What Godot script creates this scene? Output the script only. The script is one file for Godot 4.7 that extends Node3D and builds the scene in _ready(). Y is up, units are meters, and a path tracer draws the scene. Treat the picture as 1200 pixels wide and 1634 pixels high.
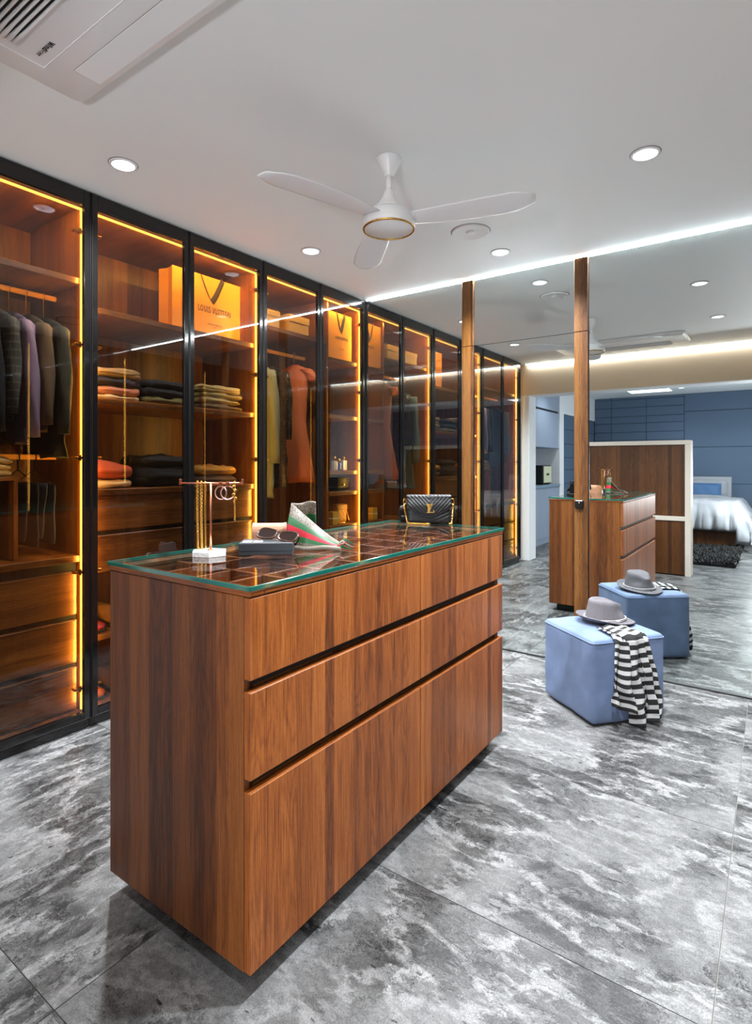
extends Node3D
# A walk-in wardrobe: glass-fronted lit wardrobes on the left, a walnut island, a mirrored back wall that shows the bedroom behind the camera.

const H := 2.546          # ceiling height
const ZM := -3.603        # mirror plane
const XW := -2.649        # front of the wardrobe doors
const XR := 0.62          # front of the wardrobe opposite
const ISL := [-1.588, -0.9925, -2.38, -0.898]   # island x0 x1 z0 z1
const DOORS := [-0.275, -0.84, -1.405, -1.955, -2.51, -3.06, -3.6]

var M := {}
var used := {}
var rng := RandomNumberGenerator.new()

# ------------------------------------------------------------------ mesh helper
class Sh:
	var st := SurfaceTool.new()
	var o := Vector3.ZERO
	var flat := true
	var xf := Transform3D()
	func _init(origin := Vector3.ZERO, is_flat := true) -> void:
		st.begin(Mesh.PRIMITIVE_TRIANGLES)
		o = origin
		flat = is_flat
	func v(p: Vector3, uv := Vector2.ZERO) -> void:
		st.set_smooth_group(-1 if flat else 0)
		st.set_uv(uv)
		st.add_vertex(xf * p - o)
	func tri(a: Vector3, b: Vector3, c: Vector3, ua := Vector2.ZERO, ub := Vector2.ZERO, uc := Vector2.ZERO) -> void:
		# given counter-clockwise from outside
		v(a, ua); v(c, uc); v(b, ub)
	func quad(a: Vector3, b: Vector3, c: Vector3, d: Vector3, ua := Vector2(0, 0), ub := Vector2(1, 0), uc := Vector2(1, 1), ud := Vector2(0, 1)) -> void:
		tri(a, b, c, ua, ub, uc)
		tri(a, c, d, ua, uc, ud)
	func oquad(a: Vector3, b: Vector3, c: Vector3, d: Vector3, out: Vector3) -> void:
		if (b - a).cross(c - a).dot(out) < 0:
			quad(a, d, c, b)
		else:
			quad(a, b, c, d)
	# chamfered box from min and max corners
	func box(lo: Vector3, hi: Vector3, r := 0.002) -> Sh:
		var c := (lo + hi) * 0.5
		var h := (hi - lo).abs() * 0.5
		r = minf(r, minf(h.x, minf(h.y, h.z)) * 0.9)
		var keep := flat
		flat = true
		for a in 3:
			var u := (a + 1) % 3
			var w := (a + 2) % 3
			for s in [-1.0, 1.0]:
				var q := []
				for k in [[-1, -1], [1, -1], [1, 1], [-1, 1]]:
					var p := c
					p[a] += s * h[a]
					p[u] += k[0] * (h[u] - r)
					p[w] += k[1] * (h[w] - r)
					q.append(p)
				var n := Vector3.ZERO
				n[a] = s
				oquad(q[0], q[1], q[2], q[3], n)
		if r > 0.0:
			for a in 3:
				var u := (a + 1) % 3
				var w := (a + 2) % 3
				for s in [-1.0, 1.0]:
					for t in [-1.0, 1.0]:
						var q := []
						for k in [[-1, 0], [1, 0], [1, 1], [-1, 1]]:
							var p := c
							p[a] += k[0] * (h[a] - r)
							p[u] += s * (h[u] - (r if k[1] == 1 else 0.0))
							p[w] += t * (h[w] - (0.0 if k[1] == 1 else r))
							q.append(p)
						var n := Vector3.ZERO
						n[u] = s
						n[w] = t
						oquad(q[0], q[1], q[2], q[3], n)
			for sx in [-1.0, 1.0]:
				for sy in [-1.0, 1.0]:
					for sz in [-1.0, 1.0]:
						var s := Vector3(sx, sy, sz)
						var e := c + s * (h - Vector3(r, r, r))
						var a := e + Vector3(sx * r, 0, 0)
						var b := e + Vector3(0, sy * r, 0)
						var d := e + Vector3(0, 0, sz * r)
						if (b - a).cross(d - a).dot(s) < 0:
							tri(a, d, b)
						else:
							tri(a, b, d)
		flat = keep
		return self
	# rounded box about c, displaced by fn(p, normal)
	func rbox(c: Vector3, size: Vector3, r: float, n := 3, m := 1, fn = null) -> Sh:
		var h := size * 0.5
		r = minf(r, minf(h.x, minf(h.y, h.z)))
		for a in 3:
			var u := (a + 1) % 3
			var w := (a + 2) % 3
			var lu := _ticks(h[u], r, n, m)
			var lw := _ticks(h[w], r, n, m)
			for s in [-1.0, 1.0]:
				var g := []
				for i in lu.size():
					var row := []
					for j in lw.size():
						var p := Vector3.ZERO
						p[a] = s * h[a]
						p[u] = lu[i]
						p[w] = lw[j]
						var inner := p.clamp(-(h - Vector3(r, r, r)), h - Vector3(r, r, r))
						var d := (p - inner).normalized()
						var q := inner + d * r
						if fn != null:
							q = fn.call(q, d)
						row.append([q + c, Vector2(lu[i] / size[u] + 0.5, lw[j] / size[w] + 0.5)])
					g.append(row)
				for i in lu.size() - 1:
					for j in lw.size() - 1:
						var A = g[i][j]; var B = g[i + 1][j]; var C = g[i + 1][j + 1]; var D = g[i][j + 1]
						if s > 0:
							quad(A[0], B[0], C[0], D[0], A[1], B[1], C[1], D[1])
						else:
							quad(A[0], D[0], C[0], B[0], A[1], D[1], C[1], B[1])
		return self
	func _ticks(h: float, r: float, n: int, m: int) -> Array:
		var out := []
		for i in n:
			out.append(-h + r * (1.0 - cos(PI / 2 * i / n)))
		for i in m + 1:
			out.append(lerpf(-(h - r), h - r, float(i) / m))
		for i in range(n - 1, -1, -1):
			out.append(h - r * (1.0 - cos(PI / 2 * i / n)))
		return out
	# rings of equal count, closed round; caps
	func loft(rings: Array, cap0 := true, cap1 := true) -> Sh:
		var n: int = rings[0].size()
		var vol := 0.0
		var mid := Vector3.ZERO
		for p in rings[0]:
			mid += p / n
		for i in rings.size() - 1:
			for j in n:
				var a: Vector3 = rings[i][j] - mid; var b: Vector3 = rings[i][(j + 1) % n] - mid; var c: Vector3 = rings[i + 1][(j + 1) % n] - mid; var d: Vector3 = rings[i + 1][j] - mid
				vol += a.dot(b.cross(c)) + a.dot(c.cross(d))
		var f := vol < 0
		for i in rings.size() - 1:
			for j in n:
				var k := (j + 1) % n
				var u0 := Vector2(float(j) / n, float(i) / (rings.size() - 1)); var u1 := Vector2(float(j + 1) / n, u0.y)
				var u2 := Vector2(u1.x, float(i + 1) / (rings.size() - 1)); var u3 := Vector2(u0.x, u2.y)
				if f:
					quad(rings[i][j], rings[i + 1][j], rings[i + 1][k], rings[i][k], u0, u3, u2, u1)
				else:
					quad(rings[i][j], rings[i][k], rings[i + 1][k], rings[i + 1][j], u0, u1, u2, u3)
		for e in [[cap0, rings[0], not f], [cap1, rings[-1], f]]:
			if e[0]:
				var c := Vector3.ZERO
				for p in e[1]:
					c += p / n
				for j in n:
					if e[2]:
						tri(c, e[1][(j + 1) % n], e[1][j])
					else:
						tri(c, e[1][j], e[1][(j + 1) % n])
		return self
	func lathe(prof: Array, seg := 32, c := Vector3.ZERO, cap0 := true, cap1 := true) -> Sh:
		var rings := []
		for p in prof:
			var ring := PackedVector3Array()
			for j in seg:
				var t := TAU * j / seg
				ring.append(c + Vector3(cos(t) * p[0], p[1], sin(t) * p[0]))
			rings.append(ring)
		return loft(rings, cap0, cap1)
	func tube(pts: Array, r, seg := 8, closed := false) -> Sh:
		var rings := []
		var n := pts.size()
		var up := Vector3.UP
		for i in n:
			var a: Vector3 = pts[(i - 1 + n) % n] if closed or i > 0 else pts[i]
			var b: Vector3 = pts[(i + 1) % n] if closed or i < n - 1 else pts[i]
			var d := (b - a).normalized()
			if i == 0:
				up = Vector3.UP if absf(d.y) < 0.9 else Vector3.RIGHT
			var x := d.cross(up).normalized()
			up = x.cross(d).normalized()
			var ring := PackedVector3Array()
			var rr: float = r[i] if r is Array else r
			for j in seg:
				var t := TAU * j / seg
				ring.append(pts[i] + (x * cos(t) + up * sin(t)) * rr)
			rings.append(ring)
		if closed:
			rings.append(rings[0])
		return loft(rings, not closed, not closed)
	# outline in x,y pushed from z0 to z1
	func prism(poly: PackedVector2Array, z0: float, z1: float) -> Sh:
		var idx := Geometry2D.triangulate_polygon(poly)
		var keep := flat
		flat = true
		var area := 0.0
		for i in poly.size():
			area += poly[i].cross(poly[(i + 1) % poly.size()])
		for i in range(0, idx.size(), 3):
			var a := poly[idx[i]]; var b := poly[idx[i + 1]]; var c := poly[idx[i + 2]]
			if (b - a).cross(c - a) < 0:
				var t := b; b = c; c = t
			tri(Vector3(a.x, a.y, z1), Vector3(b.x, b.y, z1), Vector3(c.x, c.y, z1), a, b, c)
			tri(Vector3(a.x, a.y, z0), Vector3(c.x, c.y, z0), Vector3(b.x, b.y, z0), a, c, b)
		for i in poly.size():
			var a := poly[i]; var b := poly[(i + 1) % poly.size()]
			if area < 0:
				var t := a; a = b; b = t
			quad(Vector3(a.x, a.y, z0), Vector3(b.x, b.y, z0), Vector3(b.x, b.y, z1), Vector3(a.x, a.y, z1))
		flat = keep
		return self
	# sheet of cloth with thickness: g[i][j] of points
	func sheet(g: Array, t := 0.003, uvs := Vector2(1, 1)) -> Sh:
		var nu: int = g.size()
		var nv: int = g[0].size()
		var top := []
		var bot := []
		for i in nu:
			var a := []
			var b := []
			for j in nv:
				var du: Vector3 = g[mini(i + 1, nu - 1)][j] - g[maxi(i - 1, 0)][j]
				var dv: Vector3 = g[i][mini(j + 1, nv - 1)] - g[i][maxi(j - 1, 0)]
				var n := du.cross(dv).normalized() * t * 0.5
				a.append(g[i][j] + n)
				b.append(g[i][j] - n)
			top.append(a)
			bot.append(b)
		var uv := func(i: int, j: int) -> Vector2: return Vector2(float(i) / (nu - 1), float(j) / (nv - 1)) * uvs
		for i in nu - 1:
			for j in nv - 1:
				quad(top[i][j], top[i + 1][j], top[i + 1][j + 1], top[i][j + 1], uv.call(i, j), uv.call(i + 1, j), uv.call(i + 1, j + 1), uv.call(i, j + 1))
				quad(bot[i][j], bot[i][j + 1], bot[i + 1][j + 1], bot[i + 1][j], uv.call(i, j), uv.call(i, j + 1), uv.call(i + 1, j + 1), uv.call(i + 1, j))
		for i in nu - 1:
			for e in [0, nv - 1]:
				var q := [top[i][e], bot[i][e], bot[i + 1][e], top[i + 1][e]]
				if e == 0:
					quad(q[0], q[1], q[2], q[3], uv.call(i, e), uv.call(i, e), uv.call(i + 1, e), uv.call(i + 1, e))
				else:
					quad(q[3], q[2], q[1], q[0], uv.call(i + 1, e), uv.call(i + 1, e), uv.call(i, e), uv.call(i, e))
		for j in nv - 1:
			for e in [0, nu - 1]:
				var q := [top[e][j], top[e][j + 1], bot[e][j + 1], bot[e][j]]
				if e == 0:
					quad(q[0], q[1], q[2], q[3], uv.call(e, j), uv.call(e, j + 1), uv.call(e, j + 1), uv.call(e, j))
				else:
					quad(q[3], q[2], q[1], q[0], uv.call(e, j), uv.call(e, j + 1), uv.call(e, j + 1), uv.call(e, j))
		return self
	func mesh() -> ArrayMesh:
		st.generate_normals()
		return st.commit()

func sh(origin := Vector3.ZERO, flat := true) -> Sh:
	return Sh.new(origin, flat)

# ------------------------------------------------------------------ scene helpers
func numbered(n: String) -> String:
	if not used.has(n):
		used[n] = 0
		return n
	used[n] += 1
	return "%s_%03d" % [n, used[n]]

func thing(called: String, label: String, category: String, at := Vector3.ZERO, turn := 0.0, group := "") -> Node3D:
	var o := Node3D.new()
	o.name = numbered(called)
	add_child(o)
	o.position = at
	o.rotation.y = turn
	o.set_meta("label", label)
	o.set_meta("category", category)
	if group:
		o.set_meta("group", group)
	return o

func part(called: String, s, mat: Material, parent: Node, label := "") -> MeshInstance3D:
	var o := MeshInstance3D.new()
	o.name = called
	o.mesh = s.mesh() if s is Sh else s
	o.material_override = mat
	parent.add_child(o, true)
	if label:
		o.set_meta("label", label)
	return o

func tag(o: Node, label: String, category: String, group := "") -> Node:
	o.set_meta("label", label)
	o.set_meta("category", category)
	if group:
		o.set_meta("group", group)
	return o

func structure(called: String, s, mat: Material, label: String, category: String) -> MeshInstance3D:
	var o := part(numbered(called), s, mat, self)
	o.set_meta("kind", "structure")
	tag(o, label, category)
	return o

func copy(o: Node3D, label: String) -> Node3D:
	var c: Node3D = o.duplicate()
	c.name = numbered(String(o.name).trim_suffix("_001"))
	add_child(c)
	c.set_meta("label", label)
	return c

func text_mesh(s: String, size: float, depth: float, serif := false, bold := false) -> TextMesh:
	var f := SystemFont.new()
	f.font_names = PackedStringArray(["Droid Serif" if serif else "Droid Sans"])
	f.font_weight = 700 if bold else 400
	var t := TextMesh.new()
	t.font = f
	t.text = s
	t.font_size = 64
	t.pixel_size = size / 64.0
	t.depth = depth
	t.curve_step = 2.0
	return t

func text(s: String, size: float, mat: Material, parent: Node, at: Vector3, rot := Vector3.ZERO, serif := false, bold := false, depth := 0.0006, width := 1.0) -> MeshInstance3D:
	var o := part("lettering", text_mesh(s, size, depth, serif, bold), mat, parent)
	o.position = at
	o.rotation = rot
	o.scale.x = width
	return o

func mat(albedo: Color, rough := 0.6, metal := 0.0) -> StandardMaterial3D:
	var m := StandardMaterial3D.new()
	m.albedo_color = albedo
	m.roughness = rough
	m.metallic = metal
	return m

func tri_mat(tex: Texture2D, tint := Color.WHITE, rough := 0.5, scale := Vector3.ONE, world := true) -> StandardMaterial3D:
	var m := mat(tint, rough)
	m.albedo_texture = tex
	m.uv1_triplanar = true
	m.uv1_world_triplanar = world
	m.uv1_scale = scale
	m.uv1_triplanar_sharpness = 8.0
	return m

func glow(c: Color, e: float) -> StandardMaterial3D:
	var m := mat(c, 0.5)
	m.emission_enabled = true
	m.emission = c
	m.emission_energy_multiplier = e
	return m

func clear(c: Color) -> StandardMaterial3D:
	var m := mat(c, 0.0)
	m.transparency = BaseMaterial3D.TRANSPARENCY_ALPHA
	m.cull_mode = BaseMaterial3D.CULL_DISABLED
	return m

func rgb(r: float, g: float, b: float) -> Color:
	return Color(r / 255.0, g / 255.0, b / 255.0)

func noise(seed_: int, freq: float, oct := 4, kind := FastNoiseLite.TYPE_SIMPLEX_SMOOTH) -> FastNoiseLite:
	var n := FastNoiseLite.new()
	n.noise_type = kind
	n.seed = seed_
	n.frequency = freq
	n.fractal_octaves = oct
	if oct <= 1:
		n.fractal_type = FastNoiseLite.FRACTAL_NONE
	return n

func field(n: FastNoiseLite, w: int, h: int, from_w: int, from_h: int, seamless := true) -> PackedByteArray:
	var im: Image = n.get_seamless_image(from_w, from_h) if seamless else n.get_image(from_w, from_h)
	im.convert(Image.FORMAT_L8)
	if from_w != w or from_h != h:
		im.resize(w, h, Image.INTERPOLATE_CUBIC)
	return im.get_data()

func image(w: int, h: int, f: int, data: PackedByteArray) -> ImageTexture:
	return ImageTexture.create_from_image(Image.create_from_data(w, h, false, f, data))

# walnut veneer, grain along v, slip-matched strips
func walnut(seed_: int) -> Image:
	var W := 1024
	var fine := field(noise(seed_, 0.22, 3), W, W, W, 24)
	var wave := field(noise(seed_ + 1, 0.012, 3), W, W, W, 128)
	var band := field(noise(seed_ + 2, 0.02, 2), W, W, W, 8)
	var pore := field(noise(seed_ + 3, 0.5, 1), W, W, W, 128)
	var r := RandomNumberGenerator.new()
	r.seed = seed_
	var tone := PackedFloat32Array()
	var centre := PackedFloat32Array()
	var arc := PackedFloat32Array()
	tone.resize(W); centre.resize(W); arc.resize(W)
	var x := 0
	while x < W:
		var w := r.randi_range(34, 105)
		if W - x - w < 34:
			w = W - x
		var t := r.randf_range(-0.15, 0.13)
		var c := x + w * r.randf_range(0.3, 0.7)
		var a := 1.0 if r.randf() < 0.6 else 0.3
		for k in range(x, mini(x + w, W)):
			tone[k] = t
			centre[k] = c
			arc[k] = a
		x += w
	var out := PackedByteArray()
	out.resize(W * W * 3)
	for y in W:
		var yy := sin(TAU * y / W) * 2.2
		for px in W:
			var i := y * W + px
			var wv := wave[i] / 255.0
			var q := absf(px - centre[px]) * 0.055 + yy * 1.3 + wv * 7.0
			var ring := sin(q * 3.4) * 0.5 + 0.5
			var v := 0.5 + tone[px] + (fine[i] / 255.0 - 0.5) * 0.50 + (band[i] / 255.0 - 0.5) * 0.24 - arc[px] * 0.13 * ring * ring + 0.05
			if pore[i] > 178:
				v -= 0.10
			v = clampf(v, 0.0, 1.0)
			var k := i * 3
			if v < 0.5:
				var t := v * 2.0
				out[k] = int(lerpf(66.0, 144.0, t)); out[k + 1] = int(lerpf(33.0, 86.0, t)); out[k + 2] = int(lerpf(12.0, 36.0, t))
			else:
				var t := v * 2.0 - 1.0
				out[k] = int(lerpf(144.0, 208.0, t)); out[k + 1] = int(lerpf(86.0, 144.0, t)); out[k + 2] = int(lerpf(36.0, 80.0, t))
	return Image.create_from_data(W, W, false, Image.FORMAT_RGB8, out)

func stone() -> Image:
	var W := 1792
	var n0 := noise(11, 0.0036, 5)
	n0.domain_warp_enabled = true
	n0.domain_warp_amplitude = 150.0
	n0.domain_warp_frequency = 0.004
	n0.domain_warp_fractal_octaves = 4
	var n1 := noise(12, 0.0085, 4)
	n1.domain_warp_enabled = true
	n1.domain_warp_amplitude = 120.0
	n1.domain_warp_frequency = 0.005
	n1.domain_warp_fractal_octaves = 4
	var n2 := noise(16, 0.0085, 4)
	n2.fractal_type = FastNoiseLite.FRACTAL_RIDGED
	n2.domain_warp_enabled = true
	n2.domain_warp_amplitude = 90.0
	n2.domain_warp_frequency = 0.006
	var a := field(n0, W, W, int(W / 1.5), W, false)
	var b := field(n1, W, W, int(W / 2.3), W, false)
	var c := field(noise(13, 0.75, 2, FastNoiseLite.TYPE_VALUE), W, W, W, W, false)
	var d := field(noise(14, 0.0026, 3), W, W, W, W, false)
	var e := field(noise(15, 0.05, 3), W, W, int(W / 1.5), W, false)
	var l := field(n2, W, W, int(W / 2.6), W, false)
	var fl := field(noise(17, 0.045, 2), W, W, int(W / 3.0), W, false)
	var out := PackedByteArray()
	out.resize(W * W)
	for i in W * W:
		var g := e[i] / 255.0 - 0.5
		var f := b[i] / 255.0 + g * 0.14
		var dd := d[i] / 255.0
		var s := c[i] / 255.0 - 0.5
		var calm := clampf((dd - 0.30) * 4.0, 0.25, 1.0)
		var q := a[i] / 255.0 * 7.0 + f * 1.5 + g * 0.16
		var k := q - floorf(q)                      # layers of the rock
		var vein := clampf((l[i] / 255.0 + g * 0.16 - 0.60) * 6.5, 0.0, 1.0)      # pale seams between lens-shaped grey bodies
		var patch := clampf((f - 0.585) * 18.0, 0.0, 1.0)
		var body := 0.50 + (0.5 - dd) * 0.20 + (0.42 - k) * 0.20 - patch * 0.15
		var v := lerpf(0.61, body, calm) + vein * 0.25 * (0.2 + calm * 0.8) - (0.17 * calm if k > 0.92 else 0.0) + s * 0.30 + g * 0.14
		if fl[i] > 222:
			v -= 0.30
		out[i] = int(clampf(v, 0.14, 0.97) * 255.0)
	return Image.create_from_data(W, W, false, Image.FORMAT_L8, out)

# ------------------------------------------------------------------ the scene
func _ready() -> void:
	rng.seed = 7
	# camera: level, turned 35 degrees to the left of the room's length, lens shifted down a little
	var cam := Camera3D.new()
	cam.name = "camera"
	add_child(cam)
	cam.position = Vector3(0, 1.25, 0)
	cam.rotation.y = 0.6157
	cam.near = 0.05
	cam.far = 60.0
	cam.projection = Camera3D.PROJECTION_FRUSTUM
	cam.size = 0.05 * 2.0 * 817.0 / 900.3
	cam.frustum_offset = Vector2(0.0, -0.05 * 76.2 / 900.3)
	cam.current = true
	var we := WorldEnvironment.new()
	we.name = "world_environment"
	var env := Environment.new()
	env.background_mode = Environment.BG_COLOR
	env.background_color = Color(0.02, 0.02, 0.022)
	env.tonemap_mode = Environment.TONE_MAPPER_LINEAR
	env.tonemap_exposure = 1.85
	env.sdfgi_enabled = true
	env.ssao_enabled = true
	env.ssil_enabled = true
	we.environment = env
	add_child(we)

	materials()
	room()
	mirror_wall()
	wardrobes()
	island()
	ceiling_things()
	bedroom()
	wardrobe_contents()
	island_things()
	pouf_things()

func area_light(called: String, at: Vector3, towards: Vector3, along: Vector3, long: float, wide: float, c: Color, e: float) -> void:
	var l := AreaLight3D.new()
	l.name = numbered(called)
	l.area_size = Vector2(long, wide)
	l.area_normalize_energy = true
	l.light_color = c
	l.light_energy = e
	l.area_range = 14.0
	l.area_attenuation = 2.0
	l.shadow_enabled = true
	add_child(l)
	var z := -towards.normalized()
	var x := along.normalized()
	l.transform = Transform3D(Basis(x, z.cross(x), z), at)

const COOL := Color(0.965, 0.985, 1.0)
const AMBER := Color(1.0, 0.79, 0.36)

func materials() -> void:
	var w1 := walnut(21)
	var w2 := walnut(57)
	M.wood_img = w1
	var t1 := ImageTexture.create_from_image(w1)
	var t2 := ImageTexture.create_from_image(w2)
	var h2 := w2.duplicate()
	h2.rotate_90(CLOCKWISE)
	var t2h := ImageTexture.create_from_image(h2)
	M.walnut = tri_mat(t1, Color(0.98, 0.88, 0.78), 0.40, Vector3(0.95, 0.8, 0.95))
	M.walnut_end = tri_mat(t2, Color(0.78, 0.71, 0.62), 0.40, Vector3(0.9, 0.75, 0.9))
	M.walnut_strip = tri_mat(t2, Color(0.70, 0.73, 0.70), 0.4, Vector3(1.1, 0.9, 1.1))
	M.walnut_dark = tri_mat(t1, Color(0.58, 0.55, 0.46), 0.45, Vector3(0.9, 0.8, 0.9))
	M.closet = tri_mat(t2, Color(0.90, 0.86, 0.72), 0.35, Vector3(0.9, 0.8, 0.9))
	M.closet_flat = tri_mat(t2h, Color(0.90, 0.86, 0.72), 0.35, Vector3(0.9, 0.8, 0.9))
	M.rim = tri_mat(t2h, Color(0.86, 0.76, 0.66), 0.3, Vector3(0.9, 0.8, 0.9))
	var st := stone()
	M.stone = mat(Color(0.715, 0.715, 0.715), 0.42)
	M.stone.albedo_texture = ImageTexture.create_from_image(st)
	M.stone.metallic_specular = 0.4
	M.grout = mat(rgb(150, 146, 138), 0.8)
	M.ceiling = mat(rgb(232, 235, 236), 0.6)
	M.paint = mat(rgb(222, 224, 228), 0.55)
	M.white = mat(rgb(236, 237, 240), 0.3)
	M.white_matt = mat(rgb(232, 232, 234), 0.6)
	M.cream = mat(rgb(214, 203, 192), 0.5)
	M.wallpaper = mat(rgb(206, 184, 158), 0.75)
	M.mirror = mat(Color(0.84, 0.865, 0.86), 0.0, 1.0)
	M.mirror_edge = mat(rgb(150, 170, 165), 0.2, 0.6)
	M.black = mat(rgb(14, 13, 13), 0.09)
	M.black_metal = mat(rgb(22, 21, 21), 0.35, 0.4)
	M.black_matt = mat(rgb(16, 15, 15), 0.7)
	M.plinth = mat(rgb(12, 12, 13), 0.12)
	M.smoke = clear(Color(0.03, 0.02, 0.014, 0.38))
	M.led_bright = glow(Color(1.0, 0.70, 0.27), 9.0)
	M.glass = clear(Color(0.05, 0.09, 0.08, 0.06))
	M.glass_edge = mat(rgb(22, 96, 84), 0.08)
	M.glass_edge.metallic_specular = 0.8
	M.led_amber = glow(Color(1.0, 0.75, 0.32), 2.9)
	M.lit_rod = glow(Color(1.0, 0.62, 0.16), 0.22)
	M.led_white = glow(Color(0.93, 0.98, 1.0), 5.0)
	M.lamp = glow(Color(0.97, 0.985, 1.0), 9.0)
	M.steel = mat(rgb(150, 150, 152), 0.25, 1.0)
	M.gold = mat(rgb(232, 186, 98), 0.22, 1.0)
	M.copper = mat(rgb(222, 150, 116), 0.25, 1.0)
	M.brass = mat(rgb(222, 160, 66), 0.3, 1.0)
	M.rose = mat(rgb(214, 178, 176), 0.28, 1.0)
	M.leather = mat(rgb(8, 8, 11), 0.42)
	M.leather.metallic_specular = 0.42
	M.tan_leather = mat(rgb(158, 112, 84), 0.5)
	M.slate = mat(rgb(27, 34, 41), 0.6)
	M.lens = mat(rgb(34, 22, 20), 0.06)
	M.tortoise = mat(rgb(58, 36, 24), 0.15)
	M.scarf_edge = mat(rgb(104, 95, 82), 0.6)
	M.white_cloth = mat(rgb(150, 153, 159), 0.7)
	M.cord = mat(rgb(176, 172, 176), 0.8)
	# weave relief, tweed, velvet, stripes, marble
	var wv := PackedByteArray()
	wv.resize(128 * 128)
	for i in 128 * 128:
		var px := i % 128
		var py := i / 128
		wv[i] = int(127.0 + 60.0 * sin(px * TAU / 8.0) * cos(py * TAU / 8.0) + 60.0 * sin((px + py) * TAU / 16.0))
	M.weave = image(128, 128, Image.FORMAT_L8, wv)
	var tw := field(noise(41, 0.35, 2), 256, 256, 256, 256)
	var td := PackedByteArray()
	td.resize(256 * 256 * 3)
	for i in 256 * 256:
		var px := i % 256
		var py := i / 256
		var h := 1.0 if ((px + (py if py / 16 % 2 == 0 else 32 - py)) / 3) % 2 == 0 else 0.82
		var k := clampf(0.02 + tw[i] / 255.0 * 1.0, 0.0, 1.0) * h
		td[i * 3] = int(k * 200.0); td[i * 3 + 1] = int(k * 192.0); td[i * 3 + 2] = int(k * 202.0)
	M.tweed = tri_mat(image(256, 256, Image.FORMAT_RGB8, td), Color.WHITE, 0.9, Vector3(4.6, 4.6, 4.6), false)
	M.velvet = mat(rgb(116, 137, 176), 0.75)
	var vd := field(noise(43, 0.012, 4), 256, 256, 256, 256)
	var vt := PackedByteArray()
	vt.resize(256 * 256)
	for i in 256 * 256:
		vt[i] = int(208.0 + (vd[i] - 127.0) * 0.17)
	M.velvet.albedo_texture = image(256, 256, Image.FORMAT_L8, vt)
	M.velvet.uv1_triplanar = true
	M.velvet.uv1_scale = Vector3(1.6, 1.6, 1.6)
	M.velvet.rim_enabled = true
	M.velvet.rim = 0.7
	M.velvet.rim_tint = 0.6
	var sd := PackedByteArray()
	sd.resize(256 * 512)
	for i in 256 * 512:
		var px := i % 256
		var py := i / 256
		var band := py % 64
		var open := 0.80 + 0.20 * float((px / 2) % 2 == 0)
		if band < 33:
			sd[i] = int(20.0 + 10.0 * float((px / 2 + py / 2) % 2))
		else:
			var thread := 0.86 if (py / 3) % 2 == 0 else 1.0
			sd[i] = int(218.0 * open * thread)
	M.stripes = mat(Color.WHITE, 0.85)
	M.stripes.albedo_texture = image(256, 512, Image.FORMAT_L8, sd)
	var md := field(noise(47, 0.02, 5), 256, 256, 256, 256)
	for i in 256 * 256:
		md[i] = int(236.0 - 40.0 * pow(1.0 - absf(md[i] / 255.0 - 0.5) * 2.0, 8.0))
	M.marble = tri_mat(image(256, 256, Image.FORMAT_L8, md), Color.WHITE, 0.25, Vector3(6, 6, 6), false)
	M.blue_panel = mat(rgb(76, 95, 118), 0.7)
	M.blue_grey = mat(rgb(140, 152, 172), 0.6)

# slab windows on the stone texture: 2 x 2, turned by half for variety
func floor_slab(x0: float, x1: float, z0: float, z1: float, n: int, parent: Node) -> void:
	var s := sh()
	var du := Vector2((n % 2) * 0.5, (n / 2 % 2) * 0.5)
	var g := 0.0012
	s.box(Vector3(x0 + g, -0.012, z0 + g), Vector3(x1 - g, -0.0006, z1 - g), 0.0)
	var uv := []
	for p in [[x0 + g, z1 - g], [x1 - g, z1 - g], [x1 - g, z0 + g], [x0 + g, z0 + g]]:
		var u: float = (p[0] - x0) / 1.232 * 0.5
		var w: float = (p[1] - z0) / 0.8137 * 0.33
		if x0 < -1.4:
			u = (p[1] - z0) / 0.8137 * 0.33
			w = (x1 - p[0]) / 1.232 * 0.5
		if n / 4 % 2 == 1:
			u = 0.5 - u
			w = 0.5 - w
		uv.append(Vector2(u, w + (0.13 if n % 3 == 1 else 0.0)) + du)
	s.quad(Vector3(x0 + g, 0, z1 - g), Vector3(x1 - g, 0, z1 - g), Vector3(x1 - g, 0, z0 + g), Vector3(x0 + g, 0, z0 + g), uv[0], uv[1], uv[2], uv[3])
	part("slab", s, M.stone, parent)

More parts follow.
